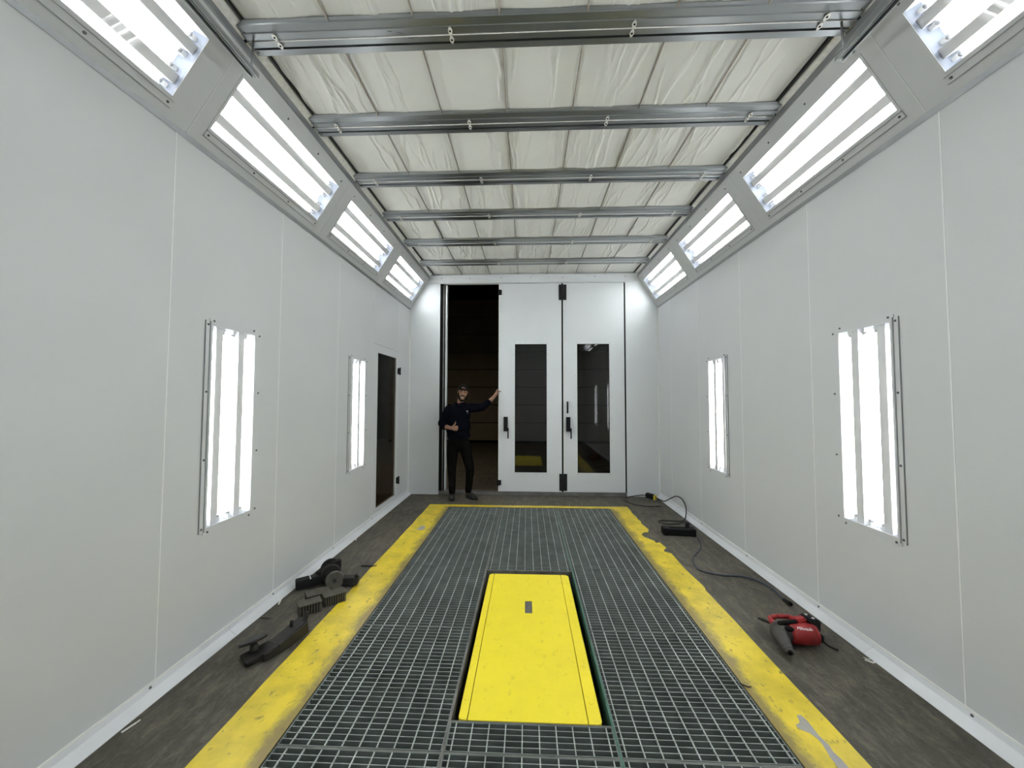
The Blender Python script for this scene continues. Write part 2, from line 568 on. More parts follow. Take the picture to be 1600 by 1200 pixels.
obj('painted_border', flat_poly([(GX0, GY1), (GX0, 0.3)] + rag_line(-1.425, 0.3, 5.615, 0.22, 0.004) + [(-1.415, 5.618), (-1.2, GY1)], 0, 0.003), 'yellow_l', floor)
rag = [(1.445, 0.3)] + rag_line(1.445, 0.5, 3.2, 0.2, 0.004) + [(1.457, 3.268), (1.436, 3.587), (1.445, 3.948), (1.391, 3.994), (1.40, 4.03), (1.447, 4.097), (1.426, 4.248), (1.40, 4.225), (1.382, 4.236),
       (1.39, 4.293), (1.36, 4.33), (1.318, 4.394), (1.302, 4.466), (1.33, 4.52), (1.368, 4.56), (1.39, 4.55), (1.425, 4.599), (1.441, 4.666), (1.43, 4.76), (1.42, 4.876), (1.437, 4.95), (1.425, 5.04), (1.435, 5.136), (1.42, 5.3), (1.436, 5.42), (1.435, 5.615)]
obj('painted_border', flat_poly([(GX1, GY1), (1.24, GY1)] + [(1.435, 5.615)] + rag[::-1][1:] + [(GX1, 0.3)], 0, 0.003), 'yellow_r', floor)
obj('painted_border', flat_poly([(-1.2, GY1)] + [(-1.415, 5.618), (-0.9, 5.606), (-0.3, 5.60), (0.3, 5.604), (0.9, 5.60), (1.435, 5.615), (1.24, GY1)], 0, 0.003), 'yellow_f', floor)
chip1 = [(1.317, 1.981), (1.336, 1.978), (1.343, 1.945), (1.337, 1.865), (1.345, 1.82), (1.338, 1.786), (1.345, 1.751), (1.344, 1.6), (1.293, 1.6), (1.305, 1.76), (1.314, 1.797), (1.319, 1.825), (1.318, 1.851), (1.305, 1.88), (1.276, 1.896), (1.27, 1.92), (1.301, 1.936)]
obj('paint_chip', flat_poly(chip1, 0.003, 0.0042), 'chip', floor)
obj('paint_chip', flat_poly([(-1.313, 4.516), (-1.30, 4.60), (-1.291, 4.654), (-1.25, 4.66), (-1.232, 4.61), (-1.22, 4.55), (-1.232, 4.498), (-1.27, 4.50)], 0.003, 0.0042), 'chip', floor)

# ------------------------------------------------------------------ side walls
WL = {'L': [(2.252, 2.636), (4.105, 4.490), (0.40, 0.784)], 'R': [(2.272, 2.656), (4.130, 4.515), (0.42, 0.804)]}
WZ0, WZ1 = 0.750, 2.006
T = 0.06
DOOR_Y = (4.758, 5.684)
for side, X, name, lab in (('L', XL, 'wall_left', 'left'), ('R', XR, 'wall_right', 'right')):
    w = struct(name, 'pale grey panelled metal wall on the %s side' % lab, 'wall')
    xa, xb = (X - T, X) if side == 'L' else (X, X + T)
    edges = SEAMS + [YB]
    for i in range(len(edges) - 1):
        y0, y1 = edges[i] + 0.0015, edges[i + 1] - 0.0015
        if side == 'L' and abs(y0 - DOOR_Y[0]) < 0.05:
            bm = bmesh.new()
            bx(bm, xa, xb, y0, y1, 0, 0.085)
            bx(bm, xa, xb, y0, y1, 2.26, ZS)
            obj('wall_panel', bm, 'wall', w)
        else:
            bm = bmesh.new()
            hole = [h for h in WL[side] if y0 < h[0] < y1]
            if hole:
                h0, h1 = hole[0]
                bx(bm, xa, xb, y0, h0, 0, ZS)
                bx(bm, xa, xb, h1, y1, 0, ZS)
                bx(bm, xa, xb, h0, h1, 0, WZ0)
                bx(bm, xa, xb, h0, h1, WZ1, ZS)
            else:
                bx(bm, xa, xb, y0, y1, 0, ZS)
            obj('wall_panel', bm, 'wall', w)
        s = 1 if side == 'L' else -1
        obj('seam_bead', box(X, X + s * 0.0016, edges[i] - 0.0031, edges[i] + 0.0031, ZT, ZS), 'seam', w)
    obj('corner_bead', box(X, X + s * 0.012, YB - 0.012, YB, ZT, ZS), 'caulk', w)
    # base flashing: upright leaf, sloped toe
    xf = XLF if side == 'L' else XRF
    bb = struct('baseboard_left' if side == 'L' else 'baseboard_right', 'white metal flashing along the foot of the %s wall' % lab, 'flashing')
    ys = [YR, 0.62, 2.47, 4.33, YB]
    for a, b_ in zip(ys, ys[1:]):
        bm = bmesh.new()
        prism(bm, [(X, ZT), (X + s * 0.004, ZT), (X + s * 0.009, 0.036), (xf, 0.003), (xf, 0.0), (X, 0.0)], a + 0.001, b_ - 0.001)
        obj('flashing_length', bm, 'flash', bb)
    obj('caulk_bead', box(X, X + s * 0.007, YR, YB, ZT - 0.002, ZT + 0.008), 'caulk', bb)
    for yy in (1.95, 2.9, 3.8, 4.75, 1.5):
        o = obj('screw', SCREW, 'screw', bb)
        o.matrix_world = frame_matrix((0, 1, 0), (0, 0, s), (s, 0, 0), (X + s * 0.006, yy, 0.052))

# wall behind the camera
w = struct('wall_front', 'pale grey wall closing the booth behind the viewpoint', 'wall')
for i in range(4):
    x0 = XL + (XR - XL) / 4 * i
    obj('wall_panel', box(x0 + 0.001, x0 + (XR - XL) / 4 - 0.001, YR - T, YR - 0.001, 0, 3.70), 'wall', w)

# ------------------------------------------------------------------ light fixtures
def make_fixture(L, W, strip_side, strip_w=0.045, depth=0.100, end_trim=0.0):
    """meshes of a 4-tube recessed fixture: x along tubes, y across, z into the room; z = 0 wall face"""
    d = {}
    h, v = L / 2, W / 2
    bm = bmesh.new()
    t = 0.004
    bx(bm, -h, h, -v, v, -depth - t, -depth)
    bx(bm, -h, h, -v, -v + t, -depth, -0.001)
    bx(bm, -h, h, v - t, v, -depth, -0.001)
    d['housing'] = mesh('housing', bm)
    bm = bmesh.new()
    bx(bm, -h, -h + t, -v + t, v - t, -depth, -0.001)
    d['end0'] = mesh('end_plate', bm)
    bm = bmesh.new()
    bx(bm, h - t, h, -v + t, v - t, -depth, -0.001)
    d['end1'] = mesh('end_plate', bm)
    bm = bmesh.new()
    f = 0.010
    ring(bm, -h - f, h + f, -v - f, v + f, 0.0, 0.003, -h + 0.004, h - 0.004, -v + 0.004, v - 0.004)
    d['frame'] = mesh('frame', bm)
    # retaining strip with a raised hinge bead
    bm = bmesh.new()
    s = strip_side
    bx(bm, -h - 0.012, h + 0.012, s * (v - 0.012), s * (v + strip_w), 0.003, 0.006)
    bx(bm, -h - 0.012, h + 0.012, s * (v + 0.002), s * (v + 0.009), 0.006, 0.014)
    d['strip'] = mesh('retaining_strip', bm)
    bm = bmesh.new()
    bx(bm, -h - 0.014, h + 0.014, s * (v + strip_w), s * (v + strip_w + 0.0035), 0.0, 0.0065)
    bx(bm, -h - 0.012, h + 0.012, s * (v + 0.009), s * (v + 0.0125), 0.006, 0.0075)
    d['gap'] = mesh('strip_edge', bm)
    if end_trim:
        for k, e in ((0, -1), (1, 1)):
            bm = bmesh.new()
            bx(bm, e * (h - 0.012), e * (h + end_trim), -v - 0.012, v + 0.012, 0.003, 0.0055)
            d['trim%d' % k] = mesh('end_trim', bm)
    d['pane'] = mesh('glass_pane', box(-h + 0.003, h - 0.003, -v + 0.003, v - 0.003, -0.010, -0.006))
    k = W / 0.375
    for n, y in enumerate((-0.0915 * k, 0.0915 * k)):
        bm = bmesh.new()
        prism(bm, [(y - 0.026 * k, -depth), (y - 0.0265 * k, -depth * 0.28), (y + 0.0265 * k, -depth * 0.28), (y + 0.026 * k, -depth)], -h + t, h - t, 'X')
        d['spine%d' % n] = mesh('spine', bm)
    bm = bmesh.new()
    cone(bm, (-h + 0.050, 0, 0), (h - 0.050, 0, 0), 0.013, 0.013, 8, False)
    d['tube'] = mesh('fluorescent_tube', bm)
    bm = bmesh.new()
    cone(bm, (0, 0, 0), (0.018, 0, 0), 0.0135, 0.0135, 10)
    d['cap'] = mesh('tube_cap', bm)
    bm = bmesh.new()
    bx(bm, -h + t, -h + 0.030, -0.011, 0.011, -depth, -depth + 0.046)
    d['sock0'] = mesh('lamp_socket', bm)
    bm = bmesh.new()
    bx(bm, h - 0.030, h - t, -0.011, 0.011, -depth, -depth + 0.046)
    d['sock1'] = mesh('lamp_socket', bm)
    d['tube_y'] = [-0.145 * k, -0.043 * k, 0.043 * k, 0.145 * k]
    sc = []
    for i in range(4):
        sc.append((-h + 0.01 + (L - 0.02) * i / 3, s * (v + strip_w * 0.62), 0.006))
        sc.append((-h + 0.01 + (L - 0.02) * i / 3, -s * (v + 0.045), 0.0))
    if end_trim:
        for e in (-1, 1):
            sc += [(e * (h + end_trim * 0.6), -v + 0.02, 0.0055), (e * (h + end_trim * 0.6), v - 0.02, 0.0055)]
    d['screws'] = sc
    d['h'] = h
    d['tz'] = -depth + 0.034
    return d

def place_fixture(d, mw, name, label, group, framemat):
    t = empty(name, mw=mw)
    tag(t, label, 'light fixture', group)
    hs = obj('housing', d['housing'], 'pan', t)
    obj('end_plate', d['end0'], 'endplate', t)
    obj('end_plate', d['end1'], 'endplate', t)
    obj('frame', d['frame'], framemat, t)
    obj('retaining_strip', d['strip'], framemat, t)
    obj('strip_edge', d['gap'], 'lip', t)
    for k in ('trim0', 'trim1'):
        if k in d:
            obj('end_trim', d[k], framemat, t)
    obj('glass_pane', d['pane'], 'cover', t)
    obj('spine', d['spine0'], 'spine', t)
    obj('spine', d['spine1'], 'spine', t)
    for y in d['tube_y']:
        tb = obj('fluorescent_tube', d['tube'], 'tube', t, (0, y, d['tz']))
        obj('tube_cap', d['cap'], 'cap', tb, (-d['h'] + 0.032, 0, 0))
        obj('tube_cap', d['cap'], 'cap', tb, (d['h'] - 0.050, 0, 0))
        obj('lamp_socket', d['sock0'], 'socket', t, (0, y, 0))
        obj('lamp_socket', d['sock1'], 'socket', t, (0, y, 0))
    for p in d['screws']:
        obj('screw', SCREW, 'screw', t, p)
    return t

# ------------------------------------------------------------------ sloped soffits
FX = [(-0.675, 0.480), (0.725, 1.885), (2.122, 3.275), (3.515, 4.668), (4.920, 6.080)]
SPAN = [YR, 0.605, 2.030, 3.395, 4.790, YB]
S0, S1 = 0.115, 0.490
fixd = make_fixture(1.156, S1 - S0, -1)
order = ['behind the viewpoint', 'nearest the viewpoint, cut off by the picture edge', 'second from the viewpoint', 'third from the viewpoint', 'farthest, next to the back doors']
for side, X, XG, tr, lab in (('L', XL, XGL, 'trim_1', 'left'), ('R', XR, XGR, 'trim_2', 'right')):
    e = Vector((XG - X, 0, ZG - ZS))
    slen = e.length
    e.normalize()
    ax = Vector((0, 1, 0)) if side == 'L' else Vector((0, -1, 0))
    az = ax.cross(e)
    sx = 1 if side == 'L' else -1
    root = empty(tr, mw=frame_matrix(ax, e, az, (X, 0, ZS)))
    tag(root, 'sloped grey soffit between the %s wall and the ceiling' % lab, 'soffit', None, 'structure')
    for i in range(5):
        y0, y1 = SPAN[i] + 0.001, SPAN[i + 1] - 0.001
        f0, f1 = FX[i]
        c = (f0 + f1) / 2
        f0, f1 = c - 0.578, c + 0.578
        bm = bmesh.new()
        a, b_ = sorted((sx * y0, sx * y1))
        g0, g1 = sorted((sx * f0, sx * f1))
        ring(bm, a, b_, 0.0, 0.600, -0.004, 0.0, g0, g1, S0, S1)
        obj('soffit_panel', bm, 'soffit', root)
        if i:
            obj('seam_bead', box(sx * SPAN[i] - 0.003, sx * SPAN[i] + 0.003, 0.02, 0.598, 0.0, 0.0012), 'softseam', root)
        place_fixture(fixd, frame_matrix(ax, e, az, Vector((X, c, ZS)) + e * ((S0 + S1) / 2)), 'soffit_light',
                      'sloped four-tube light in the %s soffit, %s' % (lab, order[i]), 'lights in the sloped soffits', 'soffit')
    a, b_ = sorted((sx * YR, sx * YB))
    bm = bmesh.new()
    prism(bm, [(-0.012, -0.006), (-0.012, 0.012), (0.016, 0.006), (0.016, 0.0)], a, b_, 'X')
    obj('foot_molding', bm, 'lip', root)
    bm = bmesh.new()
    prism(bm, [(0.598, -0.004), (0.598, 0.004), (0.606, 0.006), (0.640, -0.012), (0.640, -0.020)], a, b_, 'X')
    obj('head_molding', bm, 'lip', root)

# ------------------------------------------------------------------ wall lights
wl_names = ['tall light in the %s wall nearer the viewpoint', 'tall light in the %s wall nearer the back doors', 'tall light in the %s wall beside the viewpoint, out of the picture']
wlab = {'L': ['Tall four-tube light in the left wall, nearer the viewpoint', 'Tall four-tube light in the left wall beside the dark glass door', 'Tall four-tube light in the left wall beside the viewpoint, outside the picture'],
        'R': ['Tall four-tube light in the right wall, nearer the viewpoint', 'Tall four-tube light in the right wall, nearer the power cord', 'Tall four-tube light in the right wall beside the viewpoint, outside the picture']}
for side, X, ax, ay, az, s in (('L', XL, (0, 0, 1), (0, -1, 0), (1, 0, 0), 1), ('R', XR, (0, 0, 1), (0, 1, 0), (-1, 0, 0), -1)):
    d = make_fixture(WZ1 - WZ0, 0.384, s, 0.038, 0.080, 0.030)
    for i, (y0, y1) in enumerate(WL[side]):
        place_fixture(d, frame_matrix(ax, ay, az, (X, (y0 + y1) / 2, (WZ0 + WZ1) / 2)), 'wall_light', wlab[side][i], 'tall lights in the side walls', 'wall')

# ------------------------------------------------------------------ ceiling: plenum, filters, wires, strips
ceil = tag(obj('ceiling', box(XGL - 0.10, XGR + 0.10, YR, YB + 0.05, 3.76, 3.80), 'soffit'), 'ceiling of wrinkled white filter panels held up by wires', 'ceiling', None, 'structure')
FXS = [-1.553 + 0.468 * k for k in range(8)]
BEAMS = [2.038, 2.733, 3.450, 4.150, 4.880, 5.620]
ROWS = [YR, -0.80, -0.09, 0.62, 1.325] + BEAMS + [YB]

def wrinkled(seed, w=0.465, l=0.70, nx=96, ny=22):
    rnd = random.Random(seed)
    calm = rnd.random() < 0.3
    ridges = []
    for i in range(rnd.randint(3, 6) if calm else rnd.randint(9, 17)):
        ridges.append((rnd.uniform(-0.05, w + 0.03), rnd.uniform(-0.16, 0.10), rnd.uniform(0.004, 0.016), rnd.uniform(5, 15), rnd.uniform(0, 6.3),
                       rnd.uniform(0.0045, 0.010), rnd.uniform(0.004, 0.012) * rnd.choice((1, 1, 1, -0.6)), rnd.uniform(0, 1), rnd.uniform(0.35, 1.1)))
    bm = bmesh.new()
    V = []
    for j in range(ny + 1):
        row = []
        t = j / ny
        for i in range(nx + 1):
            x = w * i / nx
            z = -0.010 * math.sin(PI * i / nx) ** 0.6
            for (x0, dr, a, fq, ph, wd, hh, tc, tl) in ridges:
                xc = x0 + dr * t + a * math.sin(fq * t + ph) + a * 0.4 * math.sin(2.7 * fq * t + 2 * ph)
                q = (x - xc) / wd
                if abs(q) < 3.5:
                    fade = max(0.0, 1 - ((t - tc) / tl) ** 2) * min(1.0, 0.15 + 9 * max(0.0, min(t - 0.12, 0.88 - t)))
                    z -= hh * math.exp(-q * q) * fade
            z += 0.0012 * math.sin(31 * x + 9 * t + seed) * math.sin(14 * t + seed)
            row.append(bm.verts.new((x, l * t, z)))
        V.append(row)
    for j in range(ny):
        for i in range(nx):
            f = bm.faces.new((V[j][i], V[j + 1][i], V[j + 1][i + 1], V[j][i + 1]))
            f.smooth = True
    me = bpy.data.meshes.new('filter_panel')
    bm.to_mesh(me)
    bm.free()
    return me
FM = [wrinkled(k) for k in range(18)]
rf = random.Random(3)
for r in range(len(ROWS) - 1):
    for c in range(7):
        L_ = ROWS[r + 1] - ROWS[r] - 0.002
        o = obj('filter_panel', FM[rf.randrange(len(FM))], 'filter', ceil, (FXS[c] + 0.0015, ROWS[r] + 0.001, 3.622))
        o.scale = (1, L_ / 0.70, 1)
for c in range(1, 7):
    bm = bmesh.new()
    cone(bm, (FXS[c], YR, 0), (FXS[c], YB, 0), 0.0055, 0.0055, 8)
    obj('support_wire', bm, 'wire', ceil, (0, 0, 3.603))
for xa, xb, xi in ((-1.628, -1.570, -1.570), (1.742, 1.797, 1.742)):
    for r in range(4, len(ROWS) - 1):
        bm = bmesh.new()
        xo_ = xa if xi < 0 else xb
        prism(bm, [(xo_, 3.588), (xo_, 3.584), (xi, 3.616), (xi, 3.620)], ROWS[r] + 0.01, ROWS[r + 1] - 0.01)
        obj('edge_strip', bm, 'zinc', ceil)
    sgn = 1 if xi < 0 else -1
    obj('edge_angle', box(xi, xi + sgn * 0.010, YR, YB, 3.606, 3.650), 'dark_steel', ceil)
    # closing plates above the soffit head so the plenum stays dark
    xo = XGL if xi < 0 else XGR
    obj('closing_plate', box(xo - sgn * 0.045, xo - sgn * 0.040, YR, YB, 3.55, 3.76), 'gasket', ceil)
    obj('closing_plate', box(min(xo - sgn * 0.045, xi + sgn * 0.02), max(xo - sgn * 0.045, xi + sgn * 0.02), YR, YB, 3.700, 3.704), 'gasket', ceil)

# ------------------------------------------------------------------ ceiling beams
bm = bmesh.new()
prism(bm, [(-0.090, 3.624), (-0.090, 3.600), (-0.086, 3.595), (-0.046, 3.592), (-0.044, 3.587), (0.040, 3.586), (0.042, 3.606), (0.050, 3.606), (0.052, 3.584), (0.090, 3.584), (0.090, 3.624),
           (0.080, 3.640), (-0.080, 3.640)], -1.606, 1.772, 'X')
CHANNEL = mesh('channel', bm)
bm = bmesh.new()
prism(bm, [(-0.091, 3.600), (-0.091, 3.612), (-0.102, 3.614), (-0.102, 3.608)], -1.572, 1.742, 'X')
LEDGE = mesh('filter_ledge', bm)
bm = bmesh.new()
cone(bm, (-1.60, 0, 0), (1.765, 0, 0), 0.0028, 0.0028, 8)
ROD = mesh('tie_rod', bm)
bm = bmesh.new()
for yy in (-0.028, 0.022):
    prof = []
    for i in range(14):
        a = 2 * PI * i / 14
        prof.append((0.0125 * math.cos(a) * (1 - 0.25 * abs(math.sin(a))), yy + 0.023 * math.sin(a)))
    prism(bm, prof, -0.006, 0.0, 'Z')
CLIP = mesh('clip', bm)
bm = bmesh.new()
for yy in (-0.030, 0.022):
    cone(bm, (0, yy, -0.0075), (0, yy, -0.006), 0.0055, 0.0055, 10)
CLIPHOLE = mesh('clip_hole', bm)
nth = ['nearest the viewpoint', 'second from the viewpoint', 'third from the viewpoint', 'fourth from the viewpoint', 'fifth from the viewpoint', 'farthest, next to the back doors']
for i, y in enumerate(BEAMS):
    t = tag(empty('ceiling_beam', (0, y, 0)), 'galvanized steel ceiling beam, %s' % nth[i], 'beam', 'ceiling beams')
    obj('channel', CHANNEL, 'galv', t)
    obj('filter_ledge', LEDGE, 'lip', t)
    obj('tie_rod', ROD, 'zinc', t, (0, 0.0, 3.5842))
    for x in (-1.425, -0.428, 0.580, 1.592):
        c = obj('clip', CLIP, 'clip', t, (x, 0, 3.581))
        obj('clip_hole', CLIPHOLE, 'gasket', c)
    for x in (-1.585, 1.752):
        for yy in (-0.05, 0.065):
            o = obj('screw', SCREW, 'clip', t, (x, yy, 3.596 if yy < 0 else 3.586))
            o.rotation_euler = (PI, 0, 0)

# hanging tracks under the soffit heads
for side, x, s, lab, yend in (('L', -1.572, 1, 'left', 2.065), ('R', 1.702, -1, 'right', 2.078)):
    z = 3.40
    t = tag(empty('track_rail', (x, yend, z)), 'short steel track hanging below the %s edge of the ceiling' % lab, 'track')
    bm = bmesh.new()
    prism(bm, [(-0.022, -0.012), (-0.022, 0.018), (0.022, 0.018), (0.022, -0.012), (0.016, -0.012), (0.016, 0.012), (0.004, 0.012), (0.004, -0.004), (-0.004, -0.004), (-0.004, 0.012), (-0.016, 0.012), (-0.016, -0.012)], -1.9, 0.0, 'Y')
    obj('channel', bm, 'lip', t)
    obj('inner_strip', box(0.0045 * 1, 0.0155, -1.9, -0.002, 0.006, 0.0115), 'gasket', t)
    bm = bmesh.new()
    tube(bm, [Vector((0, -0.035, 0.018)), Vector((s * 0.002, -0.03, 0.10)), Vector((s * 0.004, -0.03, 0.185))], 0.006, 6)
    obj('hanger_strap', bm, 'lip', t)

# ------------------------------------------------------------------ back wall and doors
wb = struct('wall_back', 'pale grey back wall around the folding doors', 'wall')
OX0, OX1 = -1.445, 1.585
obj('wall_panel', box(XL - T, OX0, YB, YB + 0.08, 0, 3.70), 'door', wb)
obj('wall_panel', box(OX1 + 0.006, XR + T, YB, YB + 0.08, 0, 3.70), 'door', wb)
obj('header', box(OX0, OX1 + 0.006, YB, YB + 0.08, 3.462, 3.76), 'door', wb)
bm = bmesh.new()
prism(bm, [(YB, 3.468), (YB - 0.006, 3.468), (YB - 0.012, 3.478), (YB - 0.012, 3.555), (YB - 0.045, 3.582), (YB - 0.045, 3.588), (YB, 3.588)], -1.675, 1.835, 'X')
obj('header_trim', bm, 'door', wb)
for x in (-1.42, -0.95, -0.43, 0.06, 0.58, 1.1, 1.59):
    c = obj('screw', SCREW, 'clip', wb)
    c.matrix_world = frame_matrix((1, 0, 0), (0, 0, 1), (0, -1, 0), (x, YB - 0.012, 3.545))
obj('jamb_gasket', box(OX0, -1.397, YB + 0.012, YB + 0.10, 0.06, 3.462), 'gasket', wb)
obj('jamb_strip', box(-1.397, -1.378, YB + 0.02, YB + 0.10, 0.06, 3.44), 'threshold', wb)
obj('jamb_gasket', box(-1.378, -1.356, YB + 0.03, YB + 0.10, 0.06, 3.45), 'gasket', wb)
obj('jamb_strip', box(-1.356, -1.334, YB + 0.02, YB + 0.10, 0.06, 3.44), 'door', wb)
obj('wall_spot', box(-1.745, -1.737, YB - 0.002, YB, 1.66, 1.668), 'screw', wb)
th = tag(obj('trim_3', box(OX0, OX1 + 0.006, YB + 0.002, YB + 0.13, 0.0, 0.052, bevel=0.006), 'threshold'), 'grey steel threshold below the back doors', 'threshold', None, 'structure')

def rivets(parent, x0, x1, z0, z1, nx, nz, y):
    for i in range(nx):
        for zz in (z0, z1):
            o = obj('rivet', SCREW, 'spine', parent)
            o.matrix_world = frame_matrix((0.6, 0, 0), (0, 0, 0.6), (0, -0.6, 0), (x0 + (x1 - x0) * i / (nx - 1), y, zz))
    for i in range(1, nz - 1):
        for xx in (x0, x1):
            o = obj('rivet', SCREW, 'spine', parent)
            o.matrix_world = frame_matrix((0.6, 0, 0), (0, 0, 0.6), (0, -0.6, 0), (xx, y, z0 + (z1 - z0) * i / (nz - 1)))

def leaf(name, label, x0, x1, wx0, wx1):
    d = struct(name, label, 'door', (x0, YB, 0.06))
    inv = Matrix.Translation((-x0, -YB, -0.06))
    def add(n, bm, m, par=d):
        bmesh.ops.transform(bm, matrix=inv, verts=bm.verts[:])
        return obj(n, bm, m, par)
    z0, z1, wz0, wz1 = 0.062, 3.452, 0.362, 2.454
    bm = bmesh.new()
    bx(bm, x0, wx0, YB, YB + 0.05, z0, z1)
    bx(bm, wx1, x1, YB, YB + 0.05, z0, z1)
    bx(bm, wx0, wx1, YB, YB + 0.05, z0, wz0)
    bx(bm, wx0, wx1, YB, YB + 0.05, wz1, z1)
    add('door_leaf', bm, 'door')
    add('edge_strip', box(x0, x0 + 0.012, YB - 0.003, YB - 0.0005, z0, z1), 'caulk')
    bm = bmesh.new()
    f = 0.032
    for a in ((wx0 - f, wx1 + f, wz0 - f, wz0 + 0.006), (wx0 - f, wx1 + f, wz1 - 0.006, wz1 + f), (wx0 - f, wx0 + 0.006, wz0 + 0.006, wz1 - 0.006), (wx1 - 0.006, wx1 + f, wz0 + 0.006, wz1 - 0.006)):
        bx(bm, a[0], a[1], YB - 0.004, YB - 0.0005, a[2], a[3])
    wf = add('window_frame', bm, 'door')
    add('glass_pane', box(wx0 + 0.001, wx1 - 0.001, YB + 0.018, YB + 0.024, wz0 + 0.001, wz1 - 0.001), 'tint')
    for i in range(4):
        for zz in (wz0 - 0.018, wz1 + 0.018):
            o = obj('rivet', SCREW, 'spine', d)
            o.matrix_basis = inv @ frame_matrix((.6, 0, 0), (0, 0, .6), (0, -.6, 0), (wx0 + (wx1 - wx0) * i / 3, YB - 0.004, zz))
    for i in range(6):
        for xx in (wx0 - 0.018, wx1 + 0.018):
            o = obj('rivet', SCREW, 'spine', d)
            o.matrix_basis = inv @ frame_matrix((.6, 0, 0), (0, 0, .6), (0, -.6, 0), (xx, YB - 0.004, wz0 + (wz1 - wz0) * (i + 0.5) / 6))
    def handle(hx):
        b = add('handle', box(hx, hx + 0.066, YB - 0.045, YB - 0.001, 1.030, 1.262, bevel=0.006), 'black')
        bm = bmesh.new()
        bx(bm, hx + 0.050, hx + 0.084, YB - 0.062, YB - 0.045, 1.035, 1.085)
        bx(bm, hx + 0.064, hx + 0.084, YB - 0.062, YB - 0.047, 0.915, 1.040)
        bmesh.ops.bevel(bm, geom=bm.edges[:], offset=0.003, segments=1, affect='EDGES')
        add('lever', bm, 'black', b)
    handle(x0 + (0.086 if name == 'door_1' else 0.041))
    return d, add

d1, add1 = leaf('door_1', 'white folding door leaf beside the open doorway', -0.470, 0.5560, -0.209, 0.320)
for z0, z1 in ((3.262, 3.345), (0.165, 0.245)):
    k = add1('hinge', box(-0.486, -0.422, YB - 0.030, YB - 0.0005, z0, z1, bevel=0.008), 'black')
    bm = bmesh.new()
    cone(bm, (-0.474, YB - 0.030, z0 - 0.006), (-0.474, YB - 0.030, z1 + 0.006), 0.012, 0.012, 10)
    add1('hinge_pin', bm, 'black', k)
d2, add2 = leaf('door_2', 'white folding door leaf at the right of the back wall', 0.5840, 1.566, 0.801, 1.330)
for z0, z1 in ((3.170, 3.425), (0.082, 0.352)):
    k = add2('hinge', box(0.513, 0.638, YB - 0.012, YB - 0.0042, z0, z1, bevel=0.002), 'blackmetal')
    for xx in (0.553, 0.586):
        bm = bmesh.new()
        cone(bm, (xx, YB - 0.012, z0), (xx, YB - 0.012, z1), 0.008, 0.008, 10)
        add2('hinge_barrel', bm, 'blackmetal', k)
bm = bmesh.new()
bx(bm, 0.634, 0.660, YB - 0.040, YB - 0.026, 1.322, 1.512)
bx(bm, 0.636, 0.658, YB - 0.028, YB - 0.001, 1.322, 1.350)
bx(bm, 0.636, 0.658, YB - 0.028, YB - 0.001, 1.484, 1.512)
add2('pull_bar', bm, 'black')
add2('edge_gasket', box(1.5665, 1.5905, YB + 0.010, YB + 0.045, 0.062, 3.452), 'gasket')
add2('meeting_gasket', box(0.5565, 0.5835, YB + 0.008, YB + 0.045, 0.062, 3.452), 'gasket')

# side door in the left wall
d3 = struct('door_3', 'narrow side door with dark glass in the left wall', 'door')
y0, y1, gy0, gy1, gz0, gz1 = DOOR_Y[0] + 0.003, DOOR_Y[1] - 0.003, 4.884, 5.585, 0.132, 2.152
bm = bmesh.new()
for a in ((y0, gy0, 0.088, 2.257), (gy1, y1, 0.088, 2.257), (gy0, gy1, 0.088, gz0), (gy0, gy1, gz1, 2.257)):
    bx(bm, XL - 0.05, XL, a[0], a[1], a[2], a[3])
obj('door_leaf', bm, 'wall', d3)
obj('glass_pane', box(XL - 0.024, XL - 0.018, gy0 + 0.001, gy1 - 0.001, gz0 + 0.001, gz1 - 0.001), 'tintdark', d3)
bm = bmesh.new()
bx(bm, XL, XL + 0.003, gy1 - 0.005, gy1 + 0.025, gz0, gz1)
obj('window_trim', bm, 'caulk', d3)
for zz in (1.965, 0.336):
    bm = box(XL + 0.0005, XL + 0.028, 5.630, 5.690, zz - 0.045, zz + 0.045, bevel=0.008)
    k = obj('hinge', bm, 'black', d3)
    bm = bmesh.new()
    cone(bm, (XL + 0.026, 5.672, zz - 0.055), (XL + 0.026, 5.672, zz + 0.055), 0.012, 0.012, 10)
    obj('hinge_pin', bm, 'black', k)
bm = bmesh.new()
cone(bm, (XL - 0.030, 5.233, 1.505), (XL - 0.075, 5.233, 1.505), 0.024, 0.020, 14)
obj('outer_knob', bm, 'brightsteel', d3)

# hall: sectional door far behind the open doorway
d4 = struct('door_4', 'wide brown sectional garage door far behind the doorway', 'door', (0, 13.6, 0))
for k in range(8):
    obj('door_section', box(-5.0, 5.0, 0.0, 0.06, 0.09 + 0.636 * k, 0.09 + 0.636 * k + 0.612, bevel=0.006, seg=1), 'hallpanel', d4)
obj('bottom_seal', box(-5.0, 5.0, 0.0, 0.05, 0.0, 0.088), 'gasket', d4)
obj('joint_backing', box(-5.0, 5.0, 0.062, 0.07, 0.0, 5.2), 'gasket', d4)

